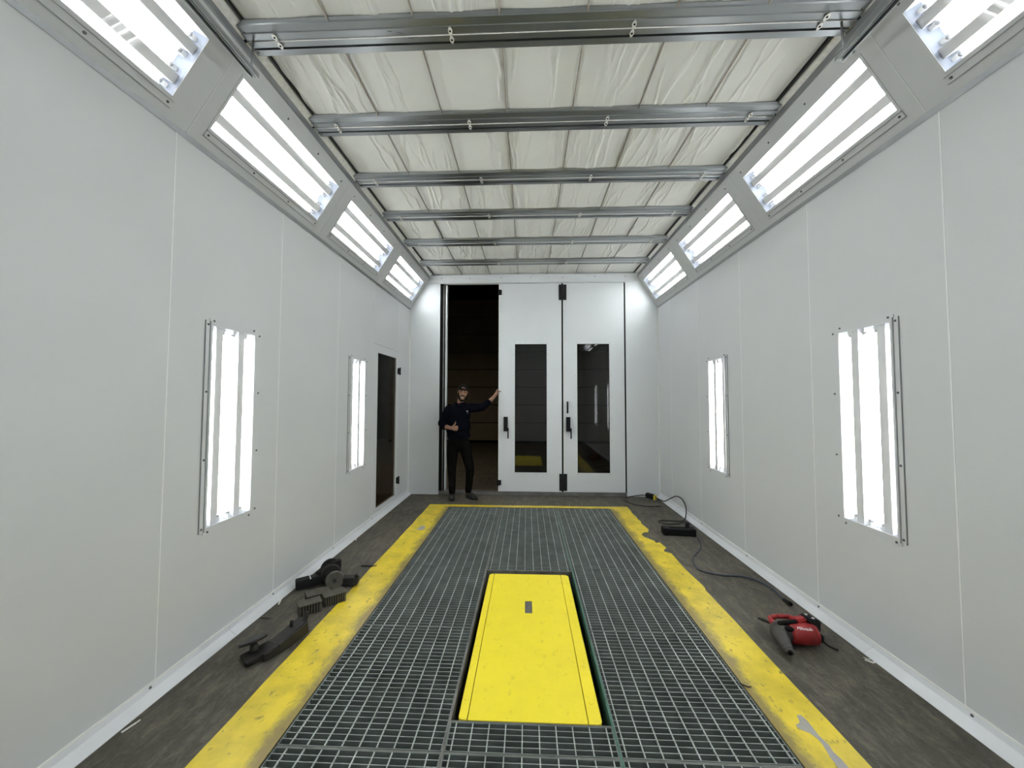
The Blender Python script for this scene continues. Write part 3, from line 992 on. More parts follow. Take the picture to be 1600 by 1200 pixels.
# ------------------------------------------------------------------ gratings
def grating(x0, x1, y0, y1, label):
    t = tag(empty('floor_grating', (x0, y0, -0.034)), label, 'grating', 'gratings over the pit')
    W, L = x1 - x0, y1 - y0
    H = 0.032
    bm = bmesh.new()
    e = 0.0045
    bx(bm, 0, W, 0, e, 0, H)
    bx(bm, 0, W, L - e, L, 0, H)
    bx(bm, 0, e, e, L - e, 0, H)
    bx(bm, W - e, W, e, L - e, 0, H)
    obj('edge_band', bm, 'gratebar', t)
    n = max(2, round(L / 0.0322))
    bm = bmesh.new()
    for i in range(1, n):
        y = L * i / n
        bx(bm, e, W - e, y - 0.0017, y + 0.0017, 0.002, H)
    me = mesh('bearing_bars', bm)
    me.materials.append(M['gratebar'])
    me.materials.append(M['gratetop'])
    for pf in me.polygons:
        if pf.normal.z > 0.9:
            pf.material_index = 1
    tag(obj('bearing_bars', me, None, t), kind='stuff')
    m = max(2, round(W / 0.0785))
    bm = bmesh.new()
    off = (W - 0.0785 * (m - 1)) / 2
    for i in range(m):
        x = off + 0.0785 * i
        bx(bm, x - 0.0026, x + 0.0026, e, L - e, H - 0.007, H + 0.0004)
    tag(obj('cross_rods', bm, 'grate', t), kind='stuff')
    return t
CA, CB, CC = (-1.117, -0.376), (-0.366, 0.399), (0.409, 1.160)
R = [(0.755, 1.712), (1.722, 2.628), (2.634, 3.577), (3.583, 4.540), (4.546, 5.494)]
rl = ['at the lower edge of the picture', 'beside the near half of the yellow hatch', 'beside the far half of the yellow hatch', 'just beyond the yellow hatch', 'farthest row, near the back doors']
for i, r in enumerate(R):
    grating(CA[0], CA[1], r[0], r[1], 'steel floor grating, left column, ' + rl[i])
    grating(CC[0], CC[1], r[0], r[1], 'steel floor grating, right column, ' + rl[i])
    if i in (0, 3, 4):
        grating(CB[0], CB[1], r[0], r[1], 'steel floor grating, middle column, ' + rl[i])
grating(CB[0], CB[1], 1.722, 1.876, 'narrow strip of steel grating on the near side of the yellow hatch')
grating(CB[0], CB[1], 3.512, 3.577, 'narrow strip of steel grating on the far side of the yellow hatch')
# bearers below the joints between gratings
t = tag(empty('pit_frame', (0, 0, 0)), 'angle iron frame carrying the gratings around the yellow hatch', 'frame')
for x, m in ((-0.371, 'grateframe'), (0.404, 'greenedge')):
    obj('bearer', box(x - 0.0045, x + 0.0045, 0.755, 5.49, -0.30, -0.001), m, t)
for y in (1.717, 2.631, 3.580, 4.543):
    for a in (CA, CC):
        obj('bearer', box(a[0], a[1], y - 0.0028, y + 0.0028, -0.05, -0.003), 'grateframe', t)
for y in (1.717, 3.580, 4.543):
    obj('bearer', box(CB[0], CB[1], y - 0.0028, y + 0.0028, -0.05, -0.003), 'grateframe', t)
obj('bearer', box(CB[0], CB[1], 1.878, 1.884, -0.30, -0.002), 'grateframe', t)
obj('bearer', box(CB[0], CB[1], 3.502, 3.510, -0.30, -0.002), 'grateframe', t)
for x0, x1 in ((-0.3655, -0.330), (0.362, 0.3985)):
    obj('ledge', box(x0, x1, 1.885, 3.50, -0.30, -0.14), 'pit', t)

# ------------------------------------------------------------------ yellow hatch
hx0, hx1, hy0, hy1 = -0.333, 0.358, 1.888, 3.432
t = tag(empty('floor_hatch', (0, 0, -0.3)), 'bright yellow steel hatch cover with a slot, set in the gratings', 'hatch')
def rounded(x0, x1, y0, y1, rs):
    """rs: radii at (x0,y0),(x1,y0),(x1,y1),(x0,y1)"""
    pts = []
    for (cx, cy, a0, r) in ((x0 + rs[0], y0 + rs[0], PI, rs[0]), (x1 - rs[1], y0 + rs[1], 1.5 * PI, rs[1]), (x1 - rs[2], y1 - rs[2], 0, rs[2]), (x0 + rs[3], y1 - rs[3], 0.5 * PI, rs[3])):
        if r <= 1e-6:
            pts.append((cx, cy))
        else:
            for k in range(6):
                a = a0 + k / 5 * PI / 2
                pts.append((cx + r * math.cos(a), cy + r * math.sin(a)))
    return pts
gl, gr = -0.289, 0.292
zt, zb = 0.299, 0.279
bm = flat_poly(rounded(hx0, gl - 0.0026, hy0, hy1, (0.022, 0, 0, 0.035)), zb, zt)
s1 = obj('side_plate', bm, 'hatch', t)
bm = flat_poly(rounded(gr + 0.0026, hx1, hy0, hy1, (0, 0.022, 0.035, 0)), zb, zt)
s2 = obj('side_plate', bm, 'hatch', t)
sx0, sx1, sy0, sy1 = -0.017, 0.036, 2.819, 2.988
bm = bmesh.new()
ring(bm, gl + 0.0018, gr - 0.0018, hy0, hy1, zb, zt, sx0, sx1, sy0, sy1)
cp = obj('center_plate', bm, 'hatch', t)
obj('slot_bottom', box(sx0, sx1, sy0, sy1, zt - 0.009, zt - 0.005), 'grateframe', cp)
obj('frame_below', box(hx0 + 0.05, hx1 - 0.05, hy0 + 0.05, hy1 - 0.05, 0.0, zb - 0.031), 'pit', t)
for xx, yy in ((-0.312, 2.02), (0.325, 2.02)):
    bm = bmesh.new()
    cone(bm, (xx, yy, zt), (xx, yy, zt + 0.0012), 0.013, 0.012, 16)
    obj('bolt_head', bm, 'hatch', s1 if xx < 0 else s2)

# ------------------------------------------------------------------ ribbed rubber blocks
def block(label, cx, cy, rot, L, W, Hh):
    t = empty('ribbed_block', mw=Matrix.Translation((cx, cy, 0)) @ Matrix.Rotation(rot, 4, 'Z'))
    tag(t, label, 'block', 'ribbed rubber blocks on the floor')
    obj('core', box(-L / 2 + 0.012, L / 2 - 0.012, -W / 2 + 0.012, W / 2 - 0.012, 0.0, Hh - 0.006), 'gasket', t)
    obj('top_pad', box(-L / 2, L / 2, -W / 2, W / 2, Hh - 0.006, Hh, bevel=0.002, seg=1), 'rubber', t)
    n = int(L / 0.017)
    for i in range(n):
        x = -L / 2 + 0.004 + (L - 0.008) * (i + 0.5) / n
        for s in (-1, 1):
            obj('rib', RIBS(Hh), 'rubber', t, (x, s * (W / 2 - 0.0065), 0))
    m = int(W / 0.017)
    for i in range(m):
        y = -W / 2 + 0.006 + (W - 0.012) * (i + 0.5) / m
        for s in (-1, 1):
            o = obj('rib', RIBS(Hh), 'rubber', t, (s * (L / 2 - 0.0065), y, 0))
            o.rotation_euler = (0, 0, PI / 2)
RC = {}
def RIBS(h):
    if h not in RC:
        RC[h] = mesh('rib', box(-0.0048, 0.0048, -0.0055, 0.0055, 0.0, h - 0.0065))
    return RC[h]
block('ribbed rubber block standing nearest the viewpoint, left of the other two', -1.578, 2.765, math.radians(38), 0.150, 0.095, 0.075)
block('ribbed rubber block touching the yellow border', -1.470, 2.905, math.radians(41), 0.155, 0.100, 0.075)
block('ribbed rubber block behind the other two, next to the metal discs', -1.612, 2.935, math.radians(38), 0.165, 0.105, 0.060)

# ------------------------------------------------------------------ black bracket with discs
t = tag(empty('disc_bracket', (-1.62, 3.16, 0)), 'black steel bracket arms with three round discs beside the left wall', 'bracket')
def rel(p, o=(-1.62, 3.16, 0)):
    return Vector(p) - Vector(o)
def beam_bar(bm, p0, p1, w, h):
    p0, p1 = Vector(p0), Vector(p1)
    d = (p1 - p0)
    Lq = d.length
    d.normalize()
    sd = d.cross(Vector((0, 0, 1))).normalized()
    upv = sd.cross(d)
    before = set(bm.verts)
    bx(bm, 0, Lq, -w / 2, w / 2, -h / 2, h / 2)
    new = [v for v in bm.verts if v not in before]
    mt = frame_matrix(d, upv.cross(d), upv, p0)
    for v in new:
        v.co = mt @ v.co
bm = bmesh.new()
beam_bar(bm, rel((-1.862, 3.055, 0.048)), rel((-1.690, 3.180, 0.055)), 0.075, 0.070)
bmesh.ops.bevel(bm, geom=bm.edges[:], offset=0.006, segments=2, affect='EDGES')
arm = obj('arm', bm, 'blackmetal', t)
bm = bmesh.new()
beam_bar(bm, rel((-1.782, 3.113, 0.0845)), rel((-1.775, 3.118, 0.0845)), 0.077, 0.004)
obj('white_band', bm, 'white', arm)
bm = bmesh.new()
beam_bar(bm, rel((-1.545, 3.150, 0.045)), rel((-1.400, 3.165, 0.045)), 0.070, 0.060)
bmesh.ops.bevel(bm, geom=bm.edges[:], offset=0.005, segments=2, affect='EDGES')
arm2 = obj('arm', bm, 'blackmetal', t)
bm = bmesh.new()
cone(bm, rel((-1.415, 3.16, 0.075)), rel((-1.415, 3.16, 0.098)), 0.014, 0.012, 8)
obj('bolt', bm, 'oldsteel', arm2)
bm = bmesh.new()
cone(bm, rel((-1.52, 3.150, 0.062)), rel((-1.77, 3.36, 0.062)), 0.016, 0.016, 12)
obj('axle', bm, 'oldsteel', t)
dirn = Vector((0.52, -0.84, 0.14)).normalized()
for k, (cx, cy, cz, r_, m) in enumerate(((-1.566, 3.100, 0.070, 0.070, 'discsteel'), (-1.640, 3.185, 0.077, 0.077, 'oldsteel'), (-1.690, 3.275, 0.084, 0.082, 'blackmetal'))):
    c = rel((cx, cy, cz))
    bm = bmesh.new()
    cone(bm, c - dirn * 0.010, c + dirn * 0.008, r_, r_, 32)
    cone(bm, c + dirn * 0.008, c + dirn * 0.014, r_, r_ * 0.90, 32)
    dd = obj('disc', bm, m, t)
    bm = bmesh.new()
    cone(bm, c + dirn * 0.014, c + dirn * 0.022, 0.016, 0.013, 12)
    obj('hub', bm, 'oldsteel', dd)
bm = bmesh.new()
beam_bar(bm, rel((-1.735, 3.165, 0.060)), rel((-1.690, 3.275, 0.100)), 0.05, 0.085)
beam_bar(bm, rel((-1.690, 3.275, 0.100)), rel((-1.630, 3.330, 0.100)), 0.05, 0.095)
bmesh.ops.bevel(bm, geom=bm.edges[:], offset=0.006, segments=1, affect='EDGES')
obj('knuckle', bm, 'blackmetal', t)

# ------------------------------------------------------------------ bent lifting bracket
o0 = (-1.60, 2.32, 0)
t = tag(empty('lift_pad_bracket', o0), 'dark steel bracket with a round pad on a post, lying by the yellow border', 'bracket')
def rl2(*p):
    return Vector(p) - Vector(o0)
bm = bmesh.new()
a, b_, c_ = rl2(-1.640, 2.200, 0.030), rl2(-1.545, 2.335, 0.045), rl2(-1.480, 2.520, 0.085)
beam_bar(bm, a, b_, 0.11, 0.012)
beam_bar(bm, b_ - Vector((0.004, 0.006, 0)), c_, 0.085, 0.012)
obj('plate', bm, 'oldsteel', t)
bm = bmesh.new()
off = Vector((0.045, -0.022, -0.022))
beam_bar(bm, a + Vector((0.10, 0.03, -0.004)), b_ + off + Vector((0, 0, -0.002)), 0.012, 0.040)
beam_bar(bm, b_ + off, c_ + off + Vector((0.0, 0.0, -0.012)), 0.012, 0.064)
obj('side_flange', bm, 'oldsteel', t)
bm = bmesh.new()
cone(bm, c_ + Vector((-0.030, -0.075, 0.0)), c_ + Vector((-0.030, -0.075, 0.035)), 0.012, 0.011, 12)
obj('peg', bm, 'blackmetal', t)
bm = bmesh.new()
beam_bar(bm, c_ + Vector((0.02, -0.015, 0.0)), c_ + Vector((0.025, 0.005, 0.050)), 0.028, 0.016)
obj('hook_tab', bm, 'oldsteel', t)
pc = rl2(-1.648, 2.290, 0.082)
nrm = Vector((-0.30, 0.18, 0.93)).normalized()
bm = bmesh.new()
base = rl2(-1.618, 2.262, 0.036)
cone(bm, base, pc, 0.023, 0.020, 16)
ps = obj('post', bm, 'oldsteel', t)
bm = bmesh.new()
cone(bm, pc, pc + nrm * 0.014, 0.074, 0.074, 32)
pd = obj('round_pad', bm, 'oldsteel', t)
bm = bmesh.new()
cone(bm, pc - nrm * 0.004, pc, 0.050, 0.072, 32)
obj('pad_rim', bm, 'brightsteel', pd)
bm = bmesh.new()
cone(bm, rl2(-1.610, 2.215, 0.004), rl2(-1.610, 2.215, 0.028), 0.028, 0.022, 12)
obj('foot', bm, 'oldsteel', t)

# ------------------------------------------------------------------ red drill
o0 = (1.70, 2.53, 0)
t = tag(empty('cordless_drill', o0), 'red cordless right-angle drill with grey gear head on the floor', 'power drill')
def rd(*p):
    return Vector(p) - Vector(o0)
bm = bmesh.new()
cone(bm, rd(1.650, 2.545, 0.068), rd(1.668, 2.545, 0.070), 0.055, 0.064, 24)
cone(bm, rd(1.668, 2.545, 0.070), rd(1.795, 2.530, 0.070), 0.064, 0.062, 24)
cone(bm, rd(1.795, 2.530, 0.070), rd(1.812, 2.528, 0.070), 0.062, 0.052, 24)
body = obj('motor_housing', bm, 'red', t)
def grow(b):
    ball(b, rd(1.600, 2.545, 0.070), (0.050, 0.062, 0.060), 20, 12)
    capsule(b, rd(1.600, 2.535, 0.068), rd(1.650, 2.545, 0.070), 0.050, 0.052)
    capsule(b, rd(1.598, 2.540, 0.070), rd(1.572, 2.445, 0.052), 0.046, 0.034)
gh = wrap('gear_head', grow, 'toolgrey', t, 0.005, 3)
bm = bmesh.new()
cone(bm, rd(1.572, 2.440, 0.050), rd(1.562, 2.398, 0.043), 0.029, 0.027, 20)
cone(bm, rd(1.562, 2.398, 0.043), rd(1.558, 2.386, 0.041), 0.027, 0.018, 20)
ch = obj('chuck', bm, 'toolgrey', t)
bm = bmesh.new()
cone(bm, rd(1.558, 2.386, 0.041), rd(1.5575, 2.384, 0.0406), 0.011, 0.011, 12)
obj('chuck_bore', bm, 'gasket', ch)
bm = bmesh.new()
ball(bm, rd(1.635, 2.510, 0.112), (0.030, 0.022, 0.014), 16, 8)
obj('badge', bm, 'gasket', gh)
bm = bmesh.new()
chain(bm, [(rd(1.585, 2.585, 0.100), 0.016), (rd(1.600, 2.640, 0.105), 0.015), (rd(1.660, 2.665, 0.105), 0.014), (rd(1.735, 2.660, 0.105), 0.015), (rd(1.775, 2.600, 0.100), 0.017)])
hd = obj('rear_handle', bm, 'red', t)
bm = bmesh.new()
capsule(bm, rd(1.595, 2.535, 0.130), rd(1.695, 2.545, 0.136), 0.014, 0.014)
obj('grip', bm, 'gasket', t)
bm = bmesh.new()
beam_bar(bm, rd(1.700, 2.560, 0.125), rd(1.775, 2.575, 0.130), 0.050, 0.05)
bmesh.ops.bevel(bm, geom=bm.edges[:], offset=0.008, segments=2, affect='EDGES')
obj('battery_mount', bm, 'red', t)
bm = bmesh.new()
beam_bar(bm, rd(1.775, 2.570, 0.118), rd(1.845, 2.585, 0.112), 0.095, 0.072)
bmesh.ops.bevel(bm, geom=bm.edges[:], offset=0.008, segments=2, affect='EDGES')
bat = obj('battery', bm, 'black', t)
for q in ((1.800, 2.600, 0.1525), (1.815, 2.560, 0.1515)):
    bm = bmesh.new()
    beam_bar(bm, rd(*q), rd(q[0] + 0.012, q[1] + 0.008, q[2] - 0.001), 0.014, 0.003)
    obj('battery_mark', bm, 'white', bat)
bm = bmesh.new()
cone(bm, rd(1.600, 2.575, 0.095), rd(1.610, 2.760, 0.030), 0.009, 0.008, 10)
cone(bm, rd(1.610, 2.760, 0.030), rd(1.612, 2.800, 0.016), 0.008, 0.003, 10)
obj('side_rod', bm, 'oldsteel', t)
bm = bmesh.new()
cone(bm, rd(1.810, 2.525, 0.062), rd(1.838, 2.515, 0.050), 0.032, 0.024, 16)
kb = obj('end_knob', bm, 'black', t)
bm = bmesh.new()
tube(bm, smooth_path([rd(1.836, 2.515, 0.045), rd(1.862, 2.498, 0.022), rd(1.905, 2.478, 0.010)], 4), 0.007, 8)
obj('belt_hook', bm, 'oldsteel', kb)
# lettering on the housing
cu = bpy.data.curves.new('drill_text', 'FONT')
cu.body = 'Milwaukee'
cu.size = 0.026
cu.shear = 0.3
cu.align_x = 'CENTER'
cu.extrude = 0.0004
to = bpy.data.objects.new('drill_text', cu)
COL.objects.link(to)
dg = bpy.context.evaluated_depsgraph_get()
tm = bpy.data.meshes.new_from_object(to.evaluated_get(dg))
bpy.data.objects.remove(to)
tm.materials.clear()
lt = obj('lettering', tm, 'white', body)
nv = Vector((0.0, -0.62, 0.785)).normalized()
axv = Vector((0.996, -0.09, 0)).normalized()
axv = (axv - nv * axv.dot(nv)).normalized()
ayv = nv.cross(axv)
lt.matrix_basis = frame_matrix(axv, ayv, nv, rd(1.732, 2.537, 0.070) + nv * 0.0640 - ayv * 0.008)

# ------------------------------------------------------------------ cords and power block
bm = bmesh.new()
tube(bm, smooth_path([(1.90, 4.40, 0.008), (1.856, 4.222, 0.007), (1.764, 4.044, 0.007), (1.616, 3.848, 0.007), (1.553, 3.646, 0.007), (1.57, 3.542, 0.007), (1.715, 3.474, 0.007), (1.877, 3.455, 0.007), (1.960, 3.375, 0.007), (1.990, 3.22, 0.007), (1.965, 3.065, 0.007)]), 0.0062, 8)
t = tag(empty('blue_cable', (1.70, 3.6, 0)), 'dark blue cable snaking along the floor by the right wall', 'cable')
me = mesh('cord', bm)
me.transform(Matrix.Translation((-1.70, -3.6, 0)))
obj('cord', me, 'cordblue', t)
bm = bmesh.new()
cone(bm, (0.265, -0.535, 0.013), (0.275, -0.60, 0.013), 0.012, 0.015, 10)
obj('plug', bm, 'black', t)

t = tag(empty('extension_cord', (1.9, 5.6, 0)), 'black extension cord with a yellow-ended socket, looping in the back right corner', 'cord')
tr0 = Matrix.Translation((-1.9, -5.6, 0))
def addw(n, bm, m, par):
    bmesh.ops.transform(bm, matrix=tr0, verts=bm.verts[:])
    return obj(n, bm, m, par)
bm = bmesh.new()
tube(bm, smooth_path([(1.90, 6.13, 0.045), (1.80, 6.165, 0.035), (1.66, 6.175, 0.012), (1.54, 6.10, 0.008), (1.491, 5.92, 0.008), (1.55, 5.74, 0.008), (1.70, 5.645, 0.008), (1.86, 5.64, 0.008), (1.93, 5.66, 0.008)]), 0.0075, 8)
addw('cord', bm, 'cordblack', t)
bm = bmesh.new()
tube(bm, smooth_path([(1.93, 6.09, 0.055), (1.985, 6.06, 0.035), (2.03, 5.93, 0.020), (2.048, 5.80, 0.045), (2.064, 5.66, 0.115), (2.080, 5.47, 0.195), (2.082, 5.28, 0.205), (2.072, 5.14, 0.150), (2.045, 5.06, 0.070), (1.985, 4.99, 0.010), (1.88, 4.97, 0.008), (1.72, 4.99, 0.008), (1.65, 4.93, 0.008), (1.72, 4.85, 0.008), (1.87, 4.86, 0.012), (1.96, 4.90, 0.020), (1.99, 4.80, 0.030), (1.93, 4.70, 0.040), (1.86, 4.62, 0.080)]), 0.0075, 8)
addw('cord', bm, 'cordblack', t)
bm = bmesh.new()
beam_bar(bm, (1.868, 6.125, 0.052), (1.945, 5.985, 0.048), 0.065, 0.075)
bmesh.ops.bevel(bm, geom=bm.edges[:], offset=0.012, segments=2, affect='EDGES')
so = addw('socket', bm, 'black', t)
bm = bmesh.new()
beam_bar(bm, (1.946, 5.984, 0.048), (1.958, 5.962, 0.047), 0.062, 0.072)
bmesh.ops.bevel(bm, geom=bm.edges[:], offset=0.006, segments=1, affect='EDGES')
addw('socket_face', bm, 'plugyellow', so)
for dz, dx in ((0.062, -0.008), (0.034, 0.008)):
    bm = bmesh.new()
    beam_bar(bm, (1.956 + dx, 5.966 + dx * 0.5, dz), (1.960 + dx, 5.959 + dx * 0.5, dz), 0.016, 0.012)
    addw('socket_hole', bm, 'gasket', so)

t = tag(empty('power_block', (1.73, 4.50, 0)), 'black power block lying on the floor under the looped cord', 'power block')
bm = box(-0.165, 0.165, -0.055, 0.055, 0.004, 0.078, bevel=0.014, seg=3)
obj('body', bm, 'black', t)
for s in (-1, 1):
    obj('end_cap', box(s * 0.150 - 0.028, s * 0.150 + 0.028, -0.060, 0.060, 0.0, 0.082, bevel=0.012, seg=2), 'black', t)
obj('top_ridge', box(-0.10, 0.09, -0.012, 0.012, 0.077, 0.086, bevel=0.003, seg=1), 'black', t)
bm = bmesh.new()
beam_bar(bm, (0.10, 0.02, 0.078), (0.115, 0.05, 0.115), 0.04, 0.035)
bmesh.ops.bevel(bm, geom=bm.edges[:], offset=0.005, segments=1, affect='EDGES')
obj('plug', bm, 'black', t)
t.rotation_euler = (0, 0, math.radians(-6))

# ------------------------------------------------------------------ small debris
def bit(name, label, p0, p1, w, h, m):
    bm = bmesh.new()
    p0, p1 = Vector(p0), Vector(p1)
    c = (p0 + p1) / 2
    c.z = 0
    beam_bar(bm, p0 - c, p1 - c, w, h)
    e1 = (p1 - p0) * 0.2
    beam_bar(bm, p1 - c - e1 * 0.2, p1 - c + e1 + Vector((0.004, 0.004, 0.004)), w * 0.8, h * 0.8)
    tag(obj(name, bm, m, None, c), label, 'offcut', None)
bit('rod_offcut', 'dark thin rod on the floor beyond the metal discs, touching the yellow border', (-1.530, 3.52, 0.005), (-1.415, 3.52, 0.007), 0.009, 0.007, 'oldsteel')
bit('wire_offcut', 'thin dark wire on the floor between the rubber blocks and the lift bracket', (-1.875, 2.668, 0.004), (-1.815, 2.666, 0.004), 0.005, 0.004, 'oldsteel')
bit('metal_clip', 'small pale metal clip at the foot of the left wall beside the rubber blocks', (-1.862, 2.845, 0.004), (-1.880, 2.900, 0.010), 0.010, 0.006, 'zinc')
bit('metal_strip', 'short pale strip at the foot of the left wall near the picture corner', (-1.868, 1.745, 0.004), (-1.852, 1.795, 0.006), 0.007, 0.005, 'zinc')
bit('metal_clip', 'small pale clip at the foot of the left wall far down the booth', (-1.868, 4.150, 0.004), (-1.880, 4.175, 0.010), 0.010, 0.006, 'zinc')
bit('metal_strip', 'two-ended pale strip at the foot of the right wall, nearer than the red drill', (2.000, 2.405, 0.004), (2.026, 2.378, 0.005), 0.009, 0.006, 'zinc')
bit('metal_strip', 'thin pale sliver at the foot of the right wall touching the flashing', (2.010, 2.428, 0.003), (2.030, 2.408, 0.004), 0.003, 0.003, 'zinc')
bit('wire_offcut', 'dark wire end lying across the inner edge of the right yellow border', (1.150, 2.175, 0.006), (1.186, 2.150, 0.007), 0.005, 0.005, 'oldsteel')

# ------------------------------------------------------------------ the man in the doorway
OM = Vector((-1.06, 5.93, 0.0))
man = tag(empty('person', OM), 'man in dark sweatshirt and backwards cap giving a thumbs-up in the open doorway', 'person')
def P(x, y, z):
    return Vector((x, y, z)) - OM
HX, HY = -1.018, 5.935
tiltm = Matrix.Rotation(math.radians(6), 4, 'Y') @ Matrix.Rotation(math.radians(10), 4, 'Z')
HP = P(HX, HY, 1.55)
def Hd(x, y, z):
    """head-local point (origin at the head's pivot, face towards -y) -> man-local"""
    return HP + (tiltm @ Vector((x, y, z - 1.55)))
def grow_body(b):
    # head
    ball(b, Hd(0, 0.008, 1.672), (0.074, 0.092, 0.088), 24, 16, tiltm)
    ball(b, Hd(0, -0.022, 1.600), (0.060, 0.068, 0.082), 24, 16, tiltm)
    capsule(b, Hd(-0.020, -0.062, 1.540), Hd(0.020, -0.062, 1.540), 0.026)
    for s in (-1, 1):
        capsule(b, Hd(s * 0.055, -0.005, 1.600), Hd(s * 0.024, -0.060, 1.545), 0.022, 0.022)
        ball(b, Hd(s * 0.036, -0.062, 1.620), (0.026, 0.022, 0.024), 14, 10, tiltm)
        capsule(b, Hd(s * 0.012, -0.084, 1.676), Hd(s * 0.048, -0.070, 1.676), 0.011, 0.010, 10)
        ball(b, Hd(s * 0.076, 0.012, 1.640), (0.012, 0.020, 0.032), 12, 10, tiltm)
    capsule(b, Hd(0, -0.088, 1.666), Hd(0, -0.104, 1.626), 0.009, 0.013, 10)
    for s in (-1, 1):
        ball(b, Hd(s * 0.012, -0.094, 1.622), 0.009, 10, 8)
    capsule(b, Hd(-0.024, -0.078, 1.572), Hd(0.024, -0.078, 1.572), 0.013)
    # neck and trunk
    capsule(b, P(-1.060, 5.965, 1.44), P(-1.030, 5.950, 1.575), 0.058, 0.052)
    capsule(b, P(-1.205, 5.975, 1.400), P(-0.935, 5.975, 1.425), 0.055)
    ball(b, P(-1.068, 5.970, 1.30), (0.155, 0.095, 0.17), 20, 14)
    ball(b, P(-1.072, 5.965, 1.05), (0.135, 0.090, 0.17), 20, 14)
    ball(b, P(-1.074, 5.960, 0.90), (0.150, 0.095, 0.12), 20, 14)
    # legs
    chain(b, [(P(-1.158, 5.955, 0.87), 0.078), (P(-1.166, 5.905, 0.44), 0.052), (P(-1.163, 5.925, 0.28), 0.050), (P(-1.162, 5.915, 0.085), 0.036)])
    chain(b, [(P(-0.992, 5.955, 0.87), 0.078), (P(-0.888, 5.920, 0.45), 0.052), (P(-0.905, 5.965, 0.29), 0.050), (P(-0.922, 5.990, 0.090), 0.036)])
    capsule(b, P(-1.162, 5.925, 0.045), P(-1.150, 5.835, 0.032), 0.033, 0.026)
    capsule(b, P(-0.925, 6.000, 0.045), P(-0.815, 5.920, 0.032), 0.033, 0.026)
    # right arm (image left): bent, fist with thumb up
    chain(b, [(P(-1.235, 5.975, 1.395), 0.050), (P(-1.330, 5.930, 1.170), 0.042), (P(-1.255, 5.850, 1.120), 0.038), (P(-1.172, 5.795, 1.104), 0.028)])
    capsule(b, P(-1.172, 5.795, 1.104), P(-1.130, 5.778, 1.104), 0.028, 0.026)
    for dz, dx in ((0.030, 0.0), (0.010, 0.004), (-0.010, 0.002), (-0.029, -0.005)):
        z = 1.104 + dz
        capsule(b, P(-1.140, 5.780, 1.104 + dz * 0.7), P(-1.098 + dx, 5.764, z), 0.0125, 0.0115, 10)
        chain(b, [(P(-1.098 + dx, 5.764, z), 0.0112), (P(-1.068 + dx, 5.768, z), 0.0105), (P(-1.066 + dx, 5.797, z), 0.0100), (P(-1.092 + dx, 5.804, z), 0.0090)], 10)
    chain(b, [(P(-1.148, 5.782, 1.122), 0.0150), (P(-1.116, 5.766, 1.146), 0.0130), (P(-1.098, 5.764, 1.172), 0.0115), (P(-1.088, 5.766, 1.198), 0.0098)], 10)
    # left arm (image right): reaching to the door edge
    chain(b, [(P(-0.915, 5.975, 1.420), 0.050), (P(-0.700, 5.985, 1.425), 0.042), (P(-0.615, 6.035, 1.500), 0.038), (P(-0.522, 6.130, 1.606), 0.027)])
    # palm against the leaf edge, fingers behind the leaf, thumb on its face
    capsule(b, P(-0.522, 6.130, 1.606), P(-0.500, 6.190, 1.650), 0.026, 0.024)
    capsule(b, P(-0.499, 6.190, 1.625), P(-0.497, 6.215, 1.690), 0.020, 0.016)
    for k, (dz, ln) in enumerate(((0.078, 0.062), (0.056, 0.070), (0.034, 0.066), (0.012, 0.054))):
        z = 1.622 + dz
        chain(b, [(P(-0.497, 6.215, z - 0.008), 0.0115), (P(-0.492, 6.258, z), 0.0105), (P(-0.462, 6.268, z + 0.002), 0.0095), (P(-0.492 + ln, 6.265, z + 0.004), 0.0082)], 10)
    chain(b, [(P(-0.505, 6.175, 1.650), 0.0140), (P(-0.487, 6.175, 1.672), 0.0120), (P(-0.462, 6.184, 1.676), 0.0105), (P(-0.432, 6.187, 1.674), 0.0090)], 10)
body_ = wrap('body', grow_body, 'skin', man, 0.0055, 2, 0.4)

def grow_shirt(b):
    ball(b, P(-1.070, 5.972, 1.300), (0.178, 0.118, 0.18), 24, 16)
    ball(b, P(-1.085, 5.968, 1.120), (0.196, 0.118, 0.22), 24, 16)
    capsule(b, P(-1.225, 5.978, 1.385), P(-0.925, 5.978, 1.412), 0.072, 0.072)
    capsule(b, P(-1.110, 5.970, 1.425), P(-1.010, 5.968, 1.432), 0.070, 0.068)
    ball(b, P(-1.074, 5.962, 0.985), (0.186, 0.122, 0.085), 24, 14)
    ball(b, P(-1.074, 5.962, 0.945), (0.176, 0.116, 0.040), 24, 14)
    chain(b, [(P(-1.235, 5.978, 1.380), 0.074), (P(-1.300, 5.950, 1.270), 0.066), (P(-1.335, 5.930, 1.165), 0.064), (P(-1.300, 5.890, 1.135), 0.060), (P(-1.272, 5.864, 1.126), 0.052)])
    chain(b, [(P(-0.925, 5.978, 1.405), 0.076), (P(-0.800, 5.982, 1.412), 0.070), (P(-0.705, 5.985, 1.422), 0.062), (P(-0.655, 6.010, 1.465), 0.058), (P(-0.622, 6.030, 1.494), 0.050)])
    # folds
    chain(b, [(P(-1.215, 5.868, 1.02), 0.016), (P(-1.10, 5.845, 1.05), 0.014), (P(-0.95, 5.862, 1.10), 0.012)])
    chain(b, [(P(-0.94, 5.872, 1.03), 0.014), (P(-1.06, 5.848, 0.985), 0.013), (P(-1.19, 5.868, 0.975), 0.014)])
    chain(b, [(P(-0.90, 5.90, 1.36), 0.018), (P(-0.84, 5.915, 1.375), 0.014), (P(-0.76, 5.925, 1.40), 0.010)])
sh = wrap('sweatshirt', grow_shirt, 'sweat', man, 0.008, 4, 0.5)
